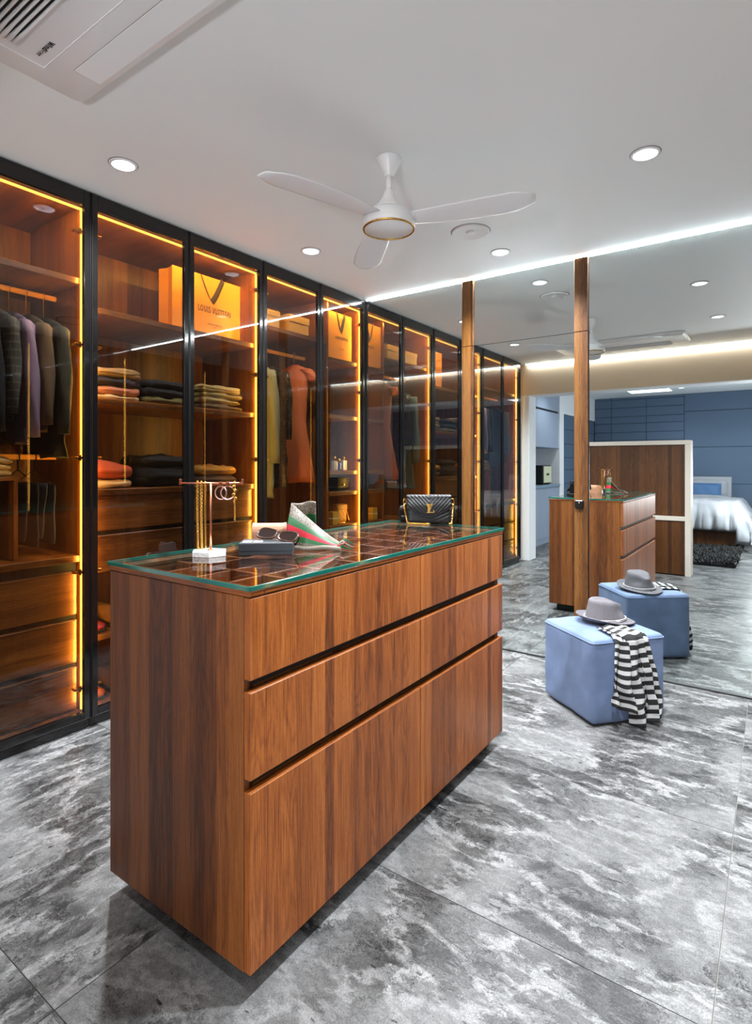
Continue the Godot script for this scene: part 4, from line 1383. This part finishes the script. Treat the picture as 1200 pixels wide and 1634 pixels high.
	for k in 520:
		sim.fill_rect(Rect2i(rng.randi_range(0, 125), rng.randi_range(0, 125), 2, 2), rgb(214, 170, 96) if k % 3 else rgb(120, 90, 50))
	seq.albedo_texture = ImageTexture.create_from_image(sim)
	seq.uv1_triplanar = true
	seq.uv1_scale = Vector3(5, 5, 5)
	garment("dress", "black dress with gold sequins hanging between the green coat and the orange dress", "dress", -2.84, 2.06, seq, 0.86, 0.18, 0.20, 0.46, seq, 0.036, G2)
	var orange := cloth(rgb(222, 112, 50), 0.75)
	garment("dress", "orange flared dress with short sleeves, nearest the mirror", "dress", -3.05, 2.06, orange, 0.86, 0.135, 0.205, 0.08, orange, 0.062, G2, 0.78, -2.90, 0.08)
	for k in 2:
		var bx := thing("shoe_box", ["tan lidded box on the high shelf above the clothes, nearer the mirror", "tan lidded box on the high shelf above the clothes, farther from the mirror"][k], "box", Vector3(-2.95, 2.166, -2.99 + k * 0.30), 0, "tan boxes on the high shelf")
		var tan := mat(rgb(190, 152, 92), 0.7)
		part("body", sh().box(Vector3(-0.16, 0, -0.10), Vector3(0.16, 0.115, 0.10), 0.001), tan, bx)
		part("lid", sh().box(Vector3(-0.164, 0.095, -0.104), Vector3(0.164, 0.145 - k * 0.012, 0.104), 0.001), tan, bx)
	paper_bag("smaller orange paper bag on the top shelf beside the mirror", Vector3(-2.80, 2.055, -3.40), 0.30, 0.36, 0.10, PI / 2, 0.56)
	# perfume bottles
	for b in [["square clear perfume bottle with a gold cap, next to the divider", Vector3(-2.80, 1.201, -3.40), rgb(190, 180, 160), 0.05, 0.075], ["blue perfume bottle in the middle of the shelf", Vector3(-2.80, 1.201, -3.455), rgb(40, 70, 190), 0.035, 0.06], ["tall clear perfume bottle right of the blue one", Vector3(-2.80, 1.201, -3.515), rgb(200, 200, 205), 0.05, 0.08]]:
		var t := thing("perfume_bottle", b[0], "perfume bottle", b[1], 0, "perfume bottles on the shelf by the mirror")
		part("flask", sh(Vector3.ZERO, false).rbox(Vector3(0, b[4] / 2, 0), Vector3(0.03, b[4], b[3]), 0.006), mat(b[2], 0.08), t)
		part("collar", sh(Vector3.ZERO, false).lathe([[0.008, b[4] - 0.001], [0.008, b[4] + 0.010]], 14), M.gold, t)
		part("cap", sh(Vector3.ZERO, false).lathe([[0.010, b[4] + 0.009], [0.0105, b[4] + 0.012], [0.0105, b[4] + 0.032], [0.009, b[4] + 0.034]], 16), M.gold, t)
	var hb := thing("handbag", "black handbag on the shelf under the perfume bottles", "handbag", Vector3(-2.82, 1.041, -3.47))
	part("body", sh(Vector3.ZERO, false).rbox(Vector3(0, 0.055, 0), Vector3(0.10, 0.105, 0.18), 0.03, 4, 4), M.leather, hb)
	part("flap", sh(Vector3.ZERO, false).rbox(Vector3(0.048, 0.075, 0), Vector3(0.012, 0.06, 0.165), 0.005, 2, 2), M.leather, hb)
	part("clasp", sh(Vector3.ZERO, false).rbox(Vector3(0.056, 0.05, 0), Vector3(0.006, 0.014, 0.02), 0.002, 2, 1), M.gold, hb)
	part("piping", sh(Vector3.ZERO, false).tube([Vector3(0.05, 0.012, -0.085), Vector3(0.054, 0.004, 0), Vector3(0.05, 0.012, 0.085)], 0.004, 8), M.leather, hb)
	var gb := thing("handbag", "small gold quilted bag on the shelf below the black handbag", "handbag", Vector3(-2.82, 0.786, -3.47))
	part("body", sh(Vector3.ZERO, false).rbox(Vector3(0, 0.075, 0), Vector3(0.08, 0.15, 0.13), 0.025, 3, 16, func(p: Vector3, d: Vector3) -> Vector3: return p + d * 0.004 * absf(sin((p.z + p.y) * 75.0) * sin((p.z - p.y) * 75.0))), mat(rgb(186, 130, 48), 0.45), gb)
	part("flap", sh(Vector3.ZERO, false).rbox(Vector3(0.03, 0.125, 0), Vector3(0.03, 0.045, 0.132), 0.012, 3, 2), mat(rgb(170, 116, 42), 0.45), gb)
	part("strap", sh(Vector3.ZERO, false).tube([Vector3(0, 0.14, -0.06), Vector3(0.01, 0.10, -0.09), Vector3(0.03, 0.01, -0.10), Vector3(0.05, 0.006, -0.04), Vector3(0.05, 0.006, 0.05), Vector3(0.02, 0.02, 0.09), Vector3(0, 0.14, 0.06)], 0.004, 8), M.gold, gb)
	var yb := thing("gift_box", "narrow yellow box with a pale ribbon left of the gold bag", "box", Vector3(-2.77, 0.786, -3.345))
	part("body", sh().box(Vector3(-0.03, 0, -0.035), Vector3(0.03, 0.10, 0.035), 0.002), mat(rgb(196, 148, 40), 0.6), yb)
	part("ribbon", sh().box(Vector3(-0.031, 0.045, -0.036), Vector3(0.031, 0.055, 0.036), 0.001), mat(rgb(226, 206, 160), 0.6), yb)

# ------------------------------------------------------------------ on the island
const TOP := 0.9675

func chain_links(pts: Array, step: float, r: float, wire: float, s: Sh) -> void:
	# small oval links along a polyline, each turned a quarter against the last
	var at := 0.0
	var k := 0
	for i in pts.size() - 1:
		var a: Vector3 = pts[i]
		var b: Vector3 = pts[i + 1]
		var len := a.distance_to(b)
		while at < len:
			var p := a.lerp(b, at / len)
			var d := (b - a).normalized()
			var side := d.cross(Vector3(0.3, 0.9, 0.2)).normalized()
			if k % 2 == 1:
				side = d.cross(side)
			var ring := []
			for j in 8:
				var t := TAU * j / 8
				ring.append(p + d * cos(t) * step * 0.68 + side * sin(t) * r)
			s.tube(ring, wire, 5, true)
			at += step
			k += 1
		at -= len

func island_things() -> void:
	M.marble_white = mat(rgb(238, 238, 236), 0.25)
	# jewellery stand
	var at := Vector3(-1.432, TOP, -1.13)
	var yaw := 0.6157
	var t := thing("jewellery_stand", "copper jewellery stand with a white marble hexagon base", "jewellery stand", at, yaw)
	var hex := func(r: float, y: float) -> PackedVector3Array:
		var out := PackedVector3Array()
		for k in 6:
			var a := TAU * k / 6 + 0.30
			out.append(Vector3(cos(a) * r * 1.04, y, sin(a) * r * 0.9))
		return out
	part("base", sh().loft([hex.call(0.054, 0.0), hex.call(0.055, 0.001), hex.call(0.055, 0.0145), hex.call(0.0535, 0.0160)]), M.marble, t, "white marble base")
	part("rod", sh(Vector3.ZERO, false).tube([Vector3(0.004, 0.015, 0), Vector3(0.004, 0.2235, 0)], 0.0034, 14), M.copper, t)
	part("collar", sh(Vector3.ZERO, false).lathe([[0.010, 0.0158], [0.010, 0.019], [0.005, 0.021]], 20, Vector3(0.004, 0, 0)), M.copper, t)
	part("crossbar", sh(Vector3.ZERO, false).tube([Vector3(-0.088, 0.2235, 0), Vector3(0.101, 0.2235, 0)], 0.0031, 12), M.copper, t)
	for x in [-0.090, 0.103]:
		part("end_stop", sh().box(Vector3(x - 0.003, 0.219, -0.006), Vector3(x + 0.003, 0.237, 0.006), 0.001), M.copper, t)
	var names := ["fine gold chain necklace hanging leftmost on the jewellery stand", "heavier gold chain necklace in the middle of the three on the stand", "beaded gold necklace nearest the rod of the stand"]
	for k in 3:
		var nk := thing("necklace", names[k], "necklace", at, yaw, "gold necklaces on the copper stand")
		var x := -0.037 + k * 0.012
		var s := sh(Vector3.ZERO, false)
		var lo := 0.022 + k * 0.002
		var pts := [Vector3(x + 0.003, lo, 0.0075), Vector3(x, 0.13, 0.0055), Vector3(x, 0.2235, 0.0052), Vector3(x, 0.229, 0.0), Vector3(x, 0.2235, -0.0052), Vector3(x - 0.001, 0.13, -0.0055), Vector3(x + 0.001, lo, -0.006), Vector3(x + 0.003, lo - 0.002, 0.0), Vector3(x + 0.003, lo, 0.0075)]
		if k == 2:
			var beads := []
			var rad := []
			for i in pts.size() - 1:
				var n := maxi(int(pts[i].distance_to(pts[i + 1]) / 0.0022), 1)
				for j in n:
					beads.append(pts[i].lerp(pts[i + 1], float(j) / n))
					rad.append(0.0024 if beads.size() % 2 == 0 else 0.0012)
			s.tube(beads, rad, 7)
		else:
			chain_links(pts, 0.0055, 0.0022 + k * 0.0006, 0.0009 + k * 0.0002, s)
		part("chain", s, M.gold, nk)
		part("clasp", sh(Vector3.ZERO, false).rbox(Vector3(x + 0.003, lo - 0.001, 0.004), Vector3(0.005, 0.008, 0.005), 0.002, 2, 1), M.gold, nk)
	for k in 2:
		var e := thing("hoop_earring", ["rose gold hoop earring nearer the rod of the stand", "rose gold hoop earring beside the gold bracelet"][k], "earring", at + Vector3(0, 0.2235, 0), yaw, "hoop earrings on the copper stand")
		var x := 0.035 + k * 0.022
		var ring := []
		for j in 36:
			var a := TAU * j / 36
			ring.append(Vector3(x + cos(a) * 0.0205 * cos(0.35), -0.0295 + sin(a) * 0.0205, sin(0.35 - k * 0.8) * cos(a) * 0.0205))
		part("hoop", sh(Vector3.ZERO, false).tube(ring, 0.0020, 8, true), M.rose, e)
		part("clip", sh().box(Vector3(x - 0.0055, -0.011, -0.0042), Vector3(x + 0.0055, 0.0045, 0.0042), 0.001), M.copper, e)
	var br := thing("bracelet", "gold charm bracelet hanging at the right end of the stand", "bracelet", at + Vector3(0, 0.2235, 0), yaw)
	var bs := sh(Vector3.ZERO, false)
	chain_links([Vector3(0.079, 0.004, 0.001), Vector3(0.0795, -0.03, 0.005), Vector3(0.080, -0.117, 0.004)], 0.0045, 0.0024, 0.0009, bs)
	part("chain", bs, M.gold, br)
	for k in 5:
		part("charm", sh(Vector3.ZERO, false).lathe([[0.001, -0.001], [0.0055, -0.001], [0.006, 0.0], [0.0055, 0.001], [0.001, 0.001]], 16), M.gold, br)
		var c := br.get_child(br.get_child_count() - 1) as Node3D
		c.position = Vector3(0.077 + (k % 2) * 0.005, -0.012 - k * 0.0115, 0.007)
		c.rotation = Vector3(PI / 2, 0, 0.4 * (k - 2))
	# box with sunglasses
	var bt := 0.687
	var b := thing("gift_box", "slate blue box with pale cards on the lid, under the sunglasses", "box", Vector3(-1.322, TOP, -1.270), bt)
	part("body", sh().box(Vector3(-0.082, 0, -0.048), Vector3(0.082, 0.03, 0.048), 0.0015), M.slate, b)
	part("lid", sh().box(Vector3(-0.084, 0.012, -0.05), Vector3(0.084, 0.0375, 0.05), 0.002), M.slate, b)
	for k in 2:
		var card := thing("card", ["white card lying on the slate blue box, left of the other", "pinkish card on the slate blue box, nearer the sunglasses"][k], "card", b.position + Vector3(0, 0.038, 0), bt, "cards on the slate blue box")
		part("paper", sh().box(Vector3(-0.074 + k * 0.033, 0, 0.003), Vector3(-0.047 + k * 0.033, 0.0012, 0.036), 0.0003), M.white_matt if k == 0 else mat(rgb(226, 206, 202), 0.5), card)
		part("print_block", sh().box(Vector3(-0.070 + k * 0.033, 0.0012, 0.014), Vector3(-0.060 + k * 0.033, 0.0014, 0.02), 0.0), mat(rgb(150, 140, 140), 0.6), card)
	var g := thing("sunglasses", "tortoiseshell sunglasses with gold temples, lying on the slate blue box", "sunglasses", Vector3(-1.300, TOP + 0.0425, -1.278), bt - 0.35)
	g.rotation.z = -0.10
	for s in [-1.0, 1.0]:
		var out := PackedVector2Array()
		for j in 20:
			var a := TAU * j / 20
			var q := Vector2(cos(a), sin(a))
			var m := pow(pow(absf(q.x), 3.2) + pow(absf(q.y), 3.2), -1.0 / 3.2)
			out.append(Vector2(s * 0.036 + q.x * m * 0.031, 0.024 + q.y * m * (0.023 + 0.003 * q.x * s)))
		var l := sh()
		l.prism(out, -0.001, 0.001)
		var lens := part("lens", l, M.lens, g)
		var rim := []
		for p in out:
			rim.append(Vector3(p.x, p.y, 0))
		part("rim", sh(Vector3.ZERO, false).tube(rim, 0.0034, 8, true), M.tortoise, g)
		part("temple", sh(Vector3.ZERO, false).tube([Vector3(s * 0.068, 0.036, -0.002), Vector3(s * 0.070, 0.036, -0.010), Vector3(s * 0.060, 0.024, -0.030), Vector3(-s * 0.045, 0.012, -0.026 - s * 0.006)], 0.0032, 8), M.tortoise, g)
		part("temple_inlay", sh(Vector3.ZERO, false).tube([Vector3(s * 0.062, 0.0275, -0.0255), Vector3(-s * 0.03, 0.0150, -0.0235 - s * 0.006)], 0.0022, 6), M.gold, g)
	part("bridge", sh(Vector3.ZERO, false).tube([Vector3(-0.008, 0.034, 0), Vector3(0, 0.037, 0.002), Vector3(0.008, 0.034, 0)], 0.0034, 8), M.tortoise, g)
	for k in g.get_child_count():
		var c := g.get_child(k) as Node3D
		c.rotation.x = -1.0
	# tan leather case
	var cs := thing("spectacle_case", "tan leather case with a rounded top behind the slate blue box", "case", Vector3(-1.452, TOP, -1.405), yaw + 0.1)
	var prof := func(grow: float) -> PackedVector2Array:
		var o := PackedVector2Array()
		o.append(Vector2(-0.036 - grow, 0.0))
		for k in 13:
			var a := PI - PI * k / 12
			o.append(Vector2(cos(a) * (0.036 + grow), 0.040 + sin(a) * (0.036 + grow)))
		o.append(Vector2(0.036 + grow, 0.0))
		return o
	var turned := Transform3D(Basis(Vector3.UP, PI / 2), Vector3.ZERO)
	var body := sh()
	body.xf = turned
	body.prism(prof.call(0.0), -0.055, 0.055)
	part("body", body, M.tan_leather, cs)
	for z in [[-0.058, -0.050], [0.050, 0.058]]:
		var e := sh()
		e.xf = turned
		e.prism(prof.call(0.0012), z[0], z[1])
		part("end_cap", e, M.tan_leather, cs)
	silk_scarf()
	quilted_bag()

func scarf_image() -> ImageTexture:
	var W := 512
	var out := PackedByteArray()
	out.resize(W * W * 3)
	for y in W:
		var v := float(y) / W
		for x in W:
			var c := rgb(112, 101, 87)
			if v > 0.26 and v < 0.44:
				c = rgb(24, 86, 44)
			elif v >= 0.44 and v < 0.63:
				c = rgb(176, 12, 42)
			elif v >= 0.63 and v < 0.81:
				c = rgb(24, 86, 44)
			else:
				# facing pairs of letter rings on a lozenge grid
				var ry := 66
				var k := int(floorf(float(y) / ry))
				var xx := float((x + (60 if k % 2 else 0)) % 120) - 60.0
				var yy := float(y % ry) - 33.0
				for s in [-1.0, 1.0]:
					var d := Vector2(xx - s * 20.0, yy)
					var r := d.length()
					if absf(r - 22.0) < 3.4 and not (d.x * s > 6.0 and d.y < 1.0 and d.y > -12.0):
						c = rgb(44, 37, 33)
					if absf(d.y - 1.0) < 2.6 and d.x * s > 4.0 and d.x * s < 22.0:
						c = rgb(44, 37, 33)
				if absf(xx) > 55.0 and absf(yy) < 4.0:
					c = rgb(66, 58, 52)
			var weave := 1.0 - 0.06 * float((x + y) % 4 == 0)
			var i := (y * W + x) * 3
			out[i] = int(c.r * 255.0 * weave); out[i + 1] = int(c.g * 255.0 * weave); out[i + 2] = int(c.b * 255.0 * weave)
	return image(W, W, Image.FORMAT_RGB8, out)

func silk_scarf() -> void:
	var t := thing("scarf", "folded silk scarf with green and red bands and a monogram border, standing on the glass", "scarf", Vector3(-1.27, TOP, -1.43), 0.6157)
	# local x runs to the right of the view, z towards the viewer
	var m := mat(Color.WHITE, 0.42)
	m.albedo_texture = scarf_image()
	var g := []
	for i in 25:
		var u := i / 24.0
		var row := []
		for j in 21:
			var v := j / 20.0
			var top := Vector3(-0.076, 0.150, -0.012).lerp(Vector3(0.092, 0.020, 0.016), u)
			top.y += 0.012 * sin(u * PI) * (1.0 - u) - 0.012 * sin(u * PI)
			var left_in := 0.018 * sin(v * PI * 0.5)
			var low := Vector3(-0.076 - left_in * 0.4, 0.003, 0.034).lerp(Vector3(0.088, 0.003, 0.040), u)
			var p := top.lerp(low, v)
			p.z += 0.016 * sin(v * PI) * (1.0 - u * 0.7) + 0.005 * sin(u * 7.0 + v * 3.0) * (1.0 - u)
			p.x -= 0.012 * v * (1.0 - u)
			row.append(p)
		g.append(row)
	var f := part("front_fold", sh(Vector3.ZERO, false).sheet(g, 0.003, Vector2(1.3, 1.0)), m, t)
	var g2 := []
	for i in 13:
		var u := i / 12.0
		var row := []
		for j in 17:
			var v := j / 16.0
			var p := Vector3(-0.074 + u * 0.078, 0.152 - v * 0.150 - 0.004 * sin(u * 6.0), -0.013 - 0.034 * sin(u * 2.6) - v * 0.02)
			row.append(p)
		g2.append(row)
	part("back_fold", sh(Vector3.ZERO, false).sheet(g2, 0.003, Vector2(0.6, 0.9)), m, t)
	part("foot_fold", sh(Vector3.ZERO, false).rbox(Vector3(0.012, 0.007, 0.045), Vector3(0.17, 0.013, 0.026), 0.006, 3, 8, func(p: Vector3, d: Vector3) -> Vector3: return p + Vector3(0, 0.002 * sin(p.x * 60.0), 0)), M.scarf_edge, t)
	var cols := [rgb(24, 86, 44), rgb(176, 12, 42), rgb(150, 138, 124), rgb(90, 70, 64), rgb(24, 86, 44)]
	for k in 5:
		var s := sh(Vector3.ZERO, false)
		for q in 7:
			var a := rng.randf_range(-0.6, 0.6)
			var base := Vector3(0.086 + rng.randf_range(-0.006, 0.006), 0.008 + k * 0.003, 0.046 - k * 0.007)
			var mid := base + Vector3(0.018, rng.randf_range(0.0, 0.016), sin(a) * 0.01)
			var end := base + Vector3(0.036 + rng.randf_range(0, 0.012), -0.004, sin(a) * 0.022)
			end.y = maxf(end.y, 0.003)
			s.tube([base, mid, end], [0.0018, 0.0016, 0.0010], 5)
		part("tassel", s, mat(cols[k], 0.8), t)

func quilted_bag() -> void:
	var t := thing("handbag", "black quilted handbag with a gold clasp and chain on the glass top", "handbag", Vector3(-1.347, TOP, -2.338), 0.6157)
	var W := 0.212
	var Hh := 0.135
	var D := 0.056
	part("body", sh(Vector3.ZERO, false).rbox(Vector3(0, Hh * 0.46, 0), Vector3(W * 0.97, Hh * 0.92, D), 0.02, 4, 22, func(p: Vector3, d: Vector3) -> Vector3:
		var q := p
		q.x *= 1.0 + 0.03 * (1.0 - p.y / (Hh * 0.5)) * 0.5
		q.z *= 1.0 - 0.35 * smoothstep(0.0, 1.0, (p.y / Hh + 0.5))
		if absf(d.z) > 0.5:
			var k := (p.y + 0.03 * cos(p.x / W * PI * 1.1)) / 0.0165
			q.z += signf(d.z) * 0.0035 * sqrt(absf(sin(k * PI)))
		return q), M.leather, t)
	var rings := []
	var g := []
	for i in 61:
		var u := i / 60.0 * 2.0 - 1.0
		var row := []
		for j in 31:
			var v := j / 30.0
			var depth := lerpf(0.052, 0.104, 1.0 - absf(u))
			depth -= 0.006 * exp(-u * u * 40.0)
			var x := u * W * 0.5
			# over the top edge from behind, then down the front to the pointed lip
			var run := v * (depth + 0.035)
			var p := Vector3.ZERO
			if run < 0.035:
				p = Vector3(x, Hh - 0.002 - 0.0008 * pow((run - 0.0175) / 0.0175, 2.0), -0.016 + run)
			else:
				var dn := run - 0.035
				p = Vector3(x * (1.0 - dn * 0.15), Hh - 0.003 - dn, 0.0205 + 0.010 * smoothstep(0.0, 0.05, dn) + 0.004 * dn / 0.08)
			var k := (p.y - absf(x) * 1.05) / 0.0185
			var puff := 0.0042 * sqrt(absf(sin(k * PI))) * smoothstep(0.0, 0.08, 1.0 - absf(u)) * smoothstep(0.0, 0.08, 1.0 - v)
			if run < 0.030:
				p.y += puff
			else:
				p.z += puff
			row.append(p)
		g.append(row)
	part("flap", sh(Vector3.ZERO, false).sheet(g, 0.004), M.leather, t)
	var lip := []
	for i in 31:
		var u := i / 30.0 * 2.0 - 1.0
		var depth := lerpf(0.052, 0.104, 1.0 - absf(u)) - 0.006 * exp(-u * u * 40.0)
		lip.append(Vector3(u * W * 0.5 * (1.0 - depth * 0.15), Hh - 0.003 - depth, 0.0325 + 0.004 * depth / 0.08))
	part("piping", sh(Vector3.ZERO, false).tube(lip, 0.0022, 8), M.leather, t)
	var cl := part("clasp", sh(Vector3.ZERO, false).rbox(Vector3(0.003, Hh - 0.062, 0.034), Vector3(0.012, 0.02, 0.008), 0.003, 2, 1), M.gold, t)
	text("L", 0.052, M.gold, cl, Vector3(0.004, Hh - 0.062, 0.0415), Vector3.ZERO, true, true, 0.005, 1.15)
	text("V", 0.046, M.gold, cl, Vector3(0.000, Hh - 0.055, 0.0445), Vector3.ZERO, true, true, 0.005, 1.05)
	for s in [-1.0, 1.0]:
		var ring := []
		for j in 14:
			var a := TAU * j / 14
			ring.append(Vector3(s * (W * 0.5 + 0.007 + cos(a) * 0.007), Hh - 0.030 + sin(a) * 0.013, 0.0))
		part("ring", sh(Vector3.ZERO, false).tube(ring, 0.0024, 8, true), M.gold, t)
		part("snap_hook", sh(Vector3.ZERO, false).rbox(Vector3(s * (W * 0.5 + 0.010), Hh - 0.053, 0.0), Vector3(0.012, 0.022, 0.008), 0.003, 2, 1), M.gold, t)
	var cs := sh(Vector3.ZERO, false)
	chain_links([Vector3(-W * 0.5 - 0.010, Hh - 0.06, 0.004), Vector3(-W * 0.5 - 0.006, 0.05, 0.014), Vector3(-W * 0.5 + 0.004, 0.006, 0.036), Vector3(-0.04, 0.004, 0.046), Vector3(0.0, 0.004, 0.044), Vector3(-0.05, 0.004, 0.052), Vector3(-W * 0.5 + 0.015, 0.004, 0.048)], 0.0065, 0.0030, 0.0012, cs)
	chain_links([Vector3(W * 0.5 + 0.010, Hh - 0.06, 0.0), Vector3(W * 0.5 + 0.006, 0.04, 0.012), Vector3(W * 0.5 - 0.002, 0.004, 0.036), Vector3(W * 0.5 - 0.012, 0.004, 0.040)], 0.0065, 0.0030, 0.0012, cs)
	part("chain", cs, M.gold, t)
	# leather shoulder strap lying behind the bag
	var sg := []
	var path := [Vector3(-W * 0.5 - 0.010, Hh - 0.062, 0.0), Vector3(-W * 0.5 - 0.032, Hh - 0.068, -0.006), Vector3(-W * 0.5 - 0.036, 0.045, -0.014), Vector3(-W * 0.5 - 0.026, 0.020, -0.02), Vector3(-0.05, 0.019, -0.036), Vector3(0.05, 0.019, -0.037), Vector3(W * 0.5 + 0.02, 0.020, -0.03), Vector3(W * 0.5 + 0.022, 0.04, -0.014), Vector3(W * 0.5 + 0.014, Hh - 0.062, 0.0)]
	var curve := Curve3D.new()
	for k in path.size():
		var tan: Vector3 = (path[mini(k + 1, path.size() - 1)] - path[maxi(k - 1, 0)]) / 6.0
		curve.add_point(path[k], -tan, tan)
	for k in 61:
		var p := curve.sample_baked(curve.get_baked_length() * k / 60.0)
		sg.append([p + Vector3(0, 0.016, 0.002), p + Vector3(0, -0.016, 0.0)])
	part("strap", sh(Vector3.ZERO, false).sheet(sg, 0.004), M.leather, t)

# ------------------------------------------------------------------ pouf, hat, striped scarf
func pouf_things() -> void:
	var yaw := 0.890
	var at := Vector3(-0.734, 0, -3.06)
	var t := thing("pouf", "pale blue velvet cube pouf on the stone floor before the mirror", "pouf", at, yaw)
	var nz := noise(5, 2.5, 3)
	var half := 0.208
	part("upholstery", sh(Vector3.ZERO, false).rbox(Vector3(0, 0.2125, 0), Vector3(half * 2, 0.405, half * 2), 0.022, 4, 18, func(p: Vector3, d: Vector3) -> Vector3:
		return p + d * (0.006 * cos(p.x / half * 1.4) * cos(p.z / half * 1.4) * cos(p.y / 0.2 * 1.3) + 0.0035 * nz.get_noise_3dv(p * 2.0))), M.velvet, t)
	for y in [0.398]:
		var loop := []
		for c in [[1, 1, 0.0], [-1, 1, 0.5], [-1, -1, 1.0], [1, -1, 1.5]]:
			for k in 6:
				var a: float = (c[2] + 0.5 * k / 5.0) * PI
				loop.append(Vector3(c[0] * (half - 0.022) + cos(a) * 0.0225, y, c[1] * (half - 0.022) + sin(a) * 0.0225))
		part("piping", sh(Vector3.ZERO, false).tube(loop, 0.0032, 8, true), M.velvet, t)
	for x in [-1, 1]:
		for z in [-1, 1]:
			part("foot", sh(Vector3.ZERO, false).lathe([[0.014, 0.0], [0.016, 0.012]], 14, Vector3(x * 0.16, 0, z * 0.16)), M.black_matt, t)
	hat(at + Vector3(-0.002, 0.4205, -0.080))
	drape(at, yaw, half)

func hat(at: Vector3) -> void:
	var t := thing("hat", "grey tweed trilby with a cord band on the blue pouf", "hat", at, 0.6157 + 0.15)
	# local x: front to the right of the view
	var brim := []
	for i in 49:
		var a := TAU * i / 48
		var row := []
		for j in 9:
			var f := j / 8.0
			var r := Vector2(lerpf(0.098, 0.148, f), lerpf(0.084, 0.130, f))
			var back := clampf(-cos(a), 0.0, 1.0)
			var side := absf(sin(a))
			var y := 0.012 + f * f * (0.026 * back + 0.006 * side) - f * 0.012 * clampf(cos(a), 0.0, 1.0)
			row.append(Vector3(cos(a) * r.x, y, sin(a) * r.y))
		brim.append(row)
	part("brim", sh(Vector3.ZERO, false).sheet(brim, 0.004), M.tweed, t)
	var edge := []
	for i in 48:
		edge.append(brim[i][8])
	part("brim_edge", sh(Vector3.ZERO, false).tube(edge, 0.0028, 8, true), M.tweed, t)
	var rings := []
	for i in 15:
		var f := i / 14.0
		var ring := PackedVector3Array()
		for j in 48:
			var a := TAU * j / 48
			var q := Vector2(cos(a), sin(a))
			var rise := minf(f / 0.45, 1.0)
			var over := clampf((f - 0.45) / 0.55, 0.0, 1.0)
			var rr := lerpf(1.0, 0.83, rise) * sqrt(maxf(1.0 - over * over * 0.9985, 0.0))
			var x := q.x * 0.106 * rr
			var z := q.y * 0.090 * rr
			var y := 0.010 + 0.068 * rise + 0.042 * sin(over * PI / 2)
			# taller at the back, a lengthwise crease and two front dents
			y += rise * (-x * 0.17)
			y -= 0.034 * smoothstep(0.25, 1.0, over) * exp(-pow(z / 0.030, 2.0)) * (0.75 + x * 3.0)
			var dent := exp(-pow((x - 0.055) / 0.028, 2.0)) * smoothstep(0.35, 1.0, rise)
			z *= 1.0 - 0.30 * dent
			ring.append(Vector3(x, y, z))
		rings.append(ring)
	part("crown", sh(Vector3.ZERO, false).loft(rings, false, true), M.tweed, t)
	for k in 2:
		var band := []
		for j in 40:
			var a := TAU * j / 40
			band.append(Vector3(cos(a) * 0.1065, 0.017 + k * 0.007 + 0.002 * sin(a * 2.0), sin(a) * 0.0905))
		part("cord_band", sh(Vector3.ZERO, false).tube(band, 0.0030, 8, true), M.cord, t, "pale cord band")
	part("cord_knot", sh(Vector3.ZERO, false).rbox(Vector3(0.02, 0.020, 0.091), Vector3(0.022, 0.014, 0.010), 0.004, 2, 1), M.cord, t)

func drape(at: Vector3, yaw: float, half: float) -> void:
	var t := thing("scarf", "black and white striped scarf hanging from the blue pouf to the floor", "scarf", at, yaw)
	var nz := noise(33, 3.0, 2)
	var ply := func(called: String, xt0: float, xt1: float, xb0: float, xb1: float, hem0: float, hem1: float, out: float, freq: float, phase: float) -> void:
		var g := []
		for i in 37:
			var u := i / 36.0
			var row := []
			for j in 61:
				var v := j / 60.0
				var hem := lerpf(hem0, hem1, u) + 0.010 * sin(u * 9.0 + phase)
				var on_top := 0.135
				var drop := 0.425 - hem
				var run := v * (on_top + drop)
				var down := clampf((run - on_top) / drop, 0.0, 1.0)
				var x := lerpf(lerpf(xt0, xt1, u), lerpf(xb0, xb1, u), smoothstep(0.0, 1.0, v))
				x += 0.010 * nz.get_noise_2d(v * 1.2 + phase, u * 0.6) * v
				var fold := sin(u * TAU * freq + phase + v * 0.9 + nz.get_noise_2d(v * 0.9, phase) * 1.6)
				var r := 0.022
				var p := Vector3(x, 0, 0)
				var edge := on_top - r * 0.8
				if run < edge:
					p.y = 0.424 + out * 0.4 + 0.004 + 0.004 * fold
					p.z = half - r - (edge - run)
				elif run < edge + r * 1.57:
					var a := (run - edge) / r
					p.y = 0.424 + out * 0.4 + 0.004 - r + cos(a) * r + 0.004 * fold * cos(a)
					p.z = half - r + sin(a) * (r + out * 0.5 + 0.006) + 0.004 * fold * sin(a)
				else:
					p.y = 0.424 + out * 0.4 + 0.004 - r - (run - edge - r * 1.57)
					p.z = half + 0.014 + out * 0.5 + 0.007 * fold + down * (0.020 + out * 0.6) + down * 0.028 * fold
				p.y = maxf(p.y, 0.006 + 0.004 * (1.0 + fold))
				row.append(p)
			g.append(row)
		part(called, sh(Vector3.ZERO, false).sheet(g, 0.003, Vector2(1.0, 1.55)), M.stripes, t)
	ply.call("left_fold", -0.085, -0.020, -0.135, 0.000, 0.115, 0.060, 0.0, 1.4, 0.4)
	ply.call("right_fold", 0.015, 0.080, 0.070, 0.165, 0.02, 0.055, 0.0, 1.2, 2.1)
	ply.call("middle_fold", -0.060, 0.050, -0.020, 0.105, 0.0, 0.012, 0.016, 1.3, 4.6)
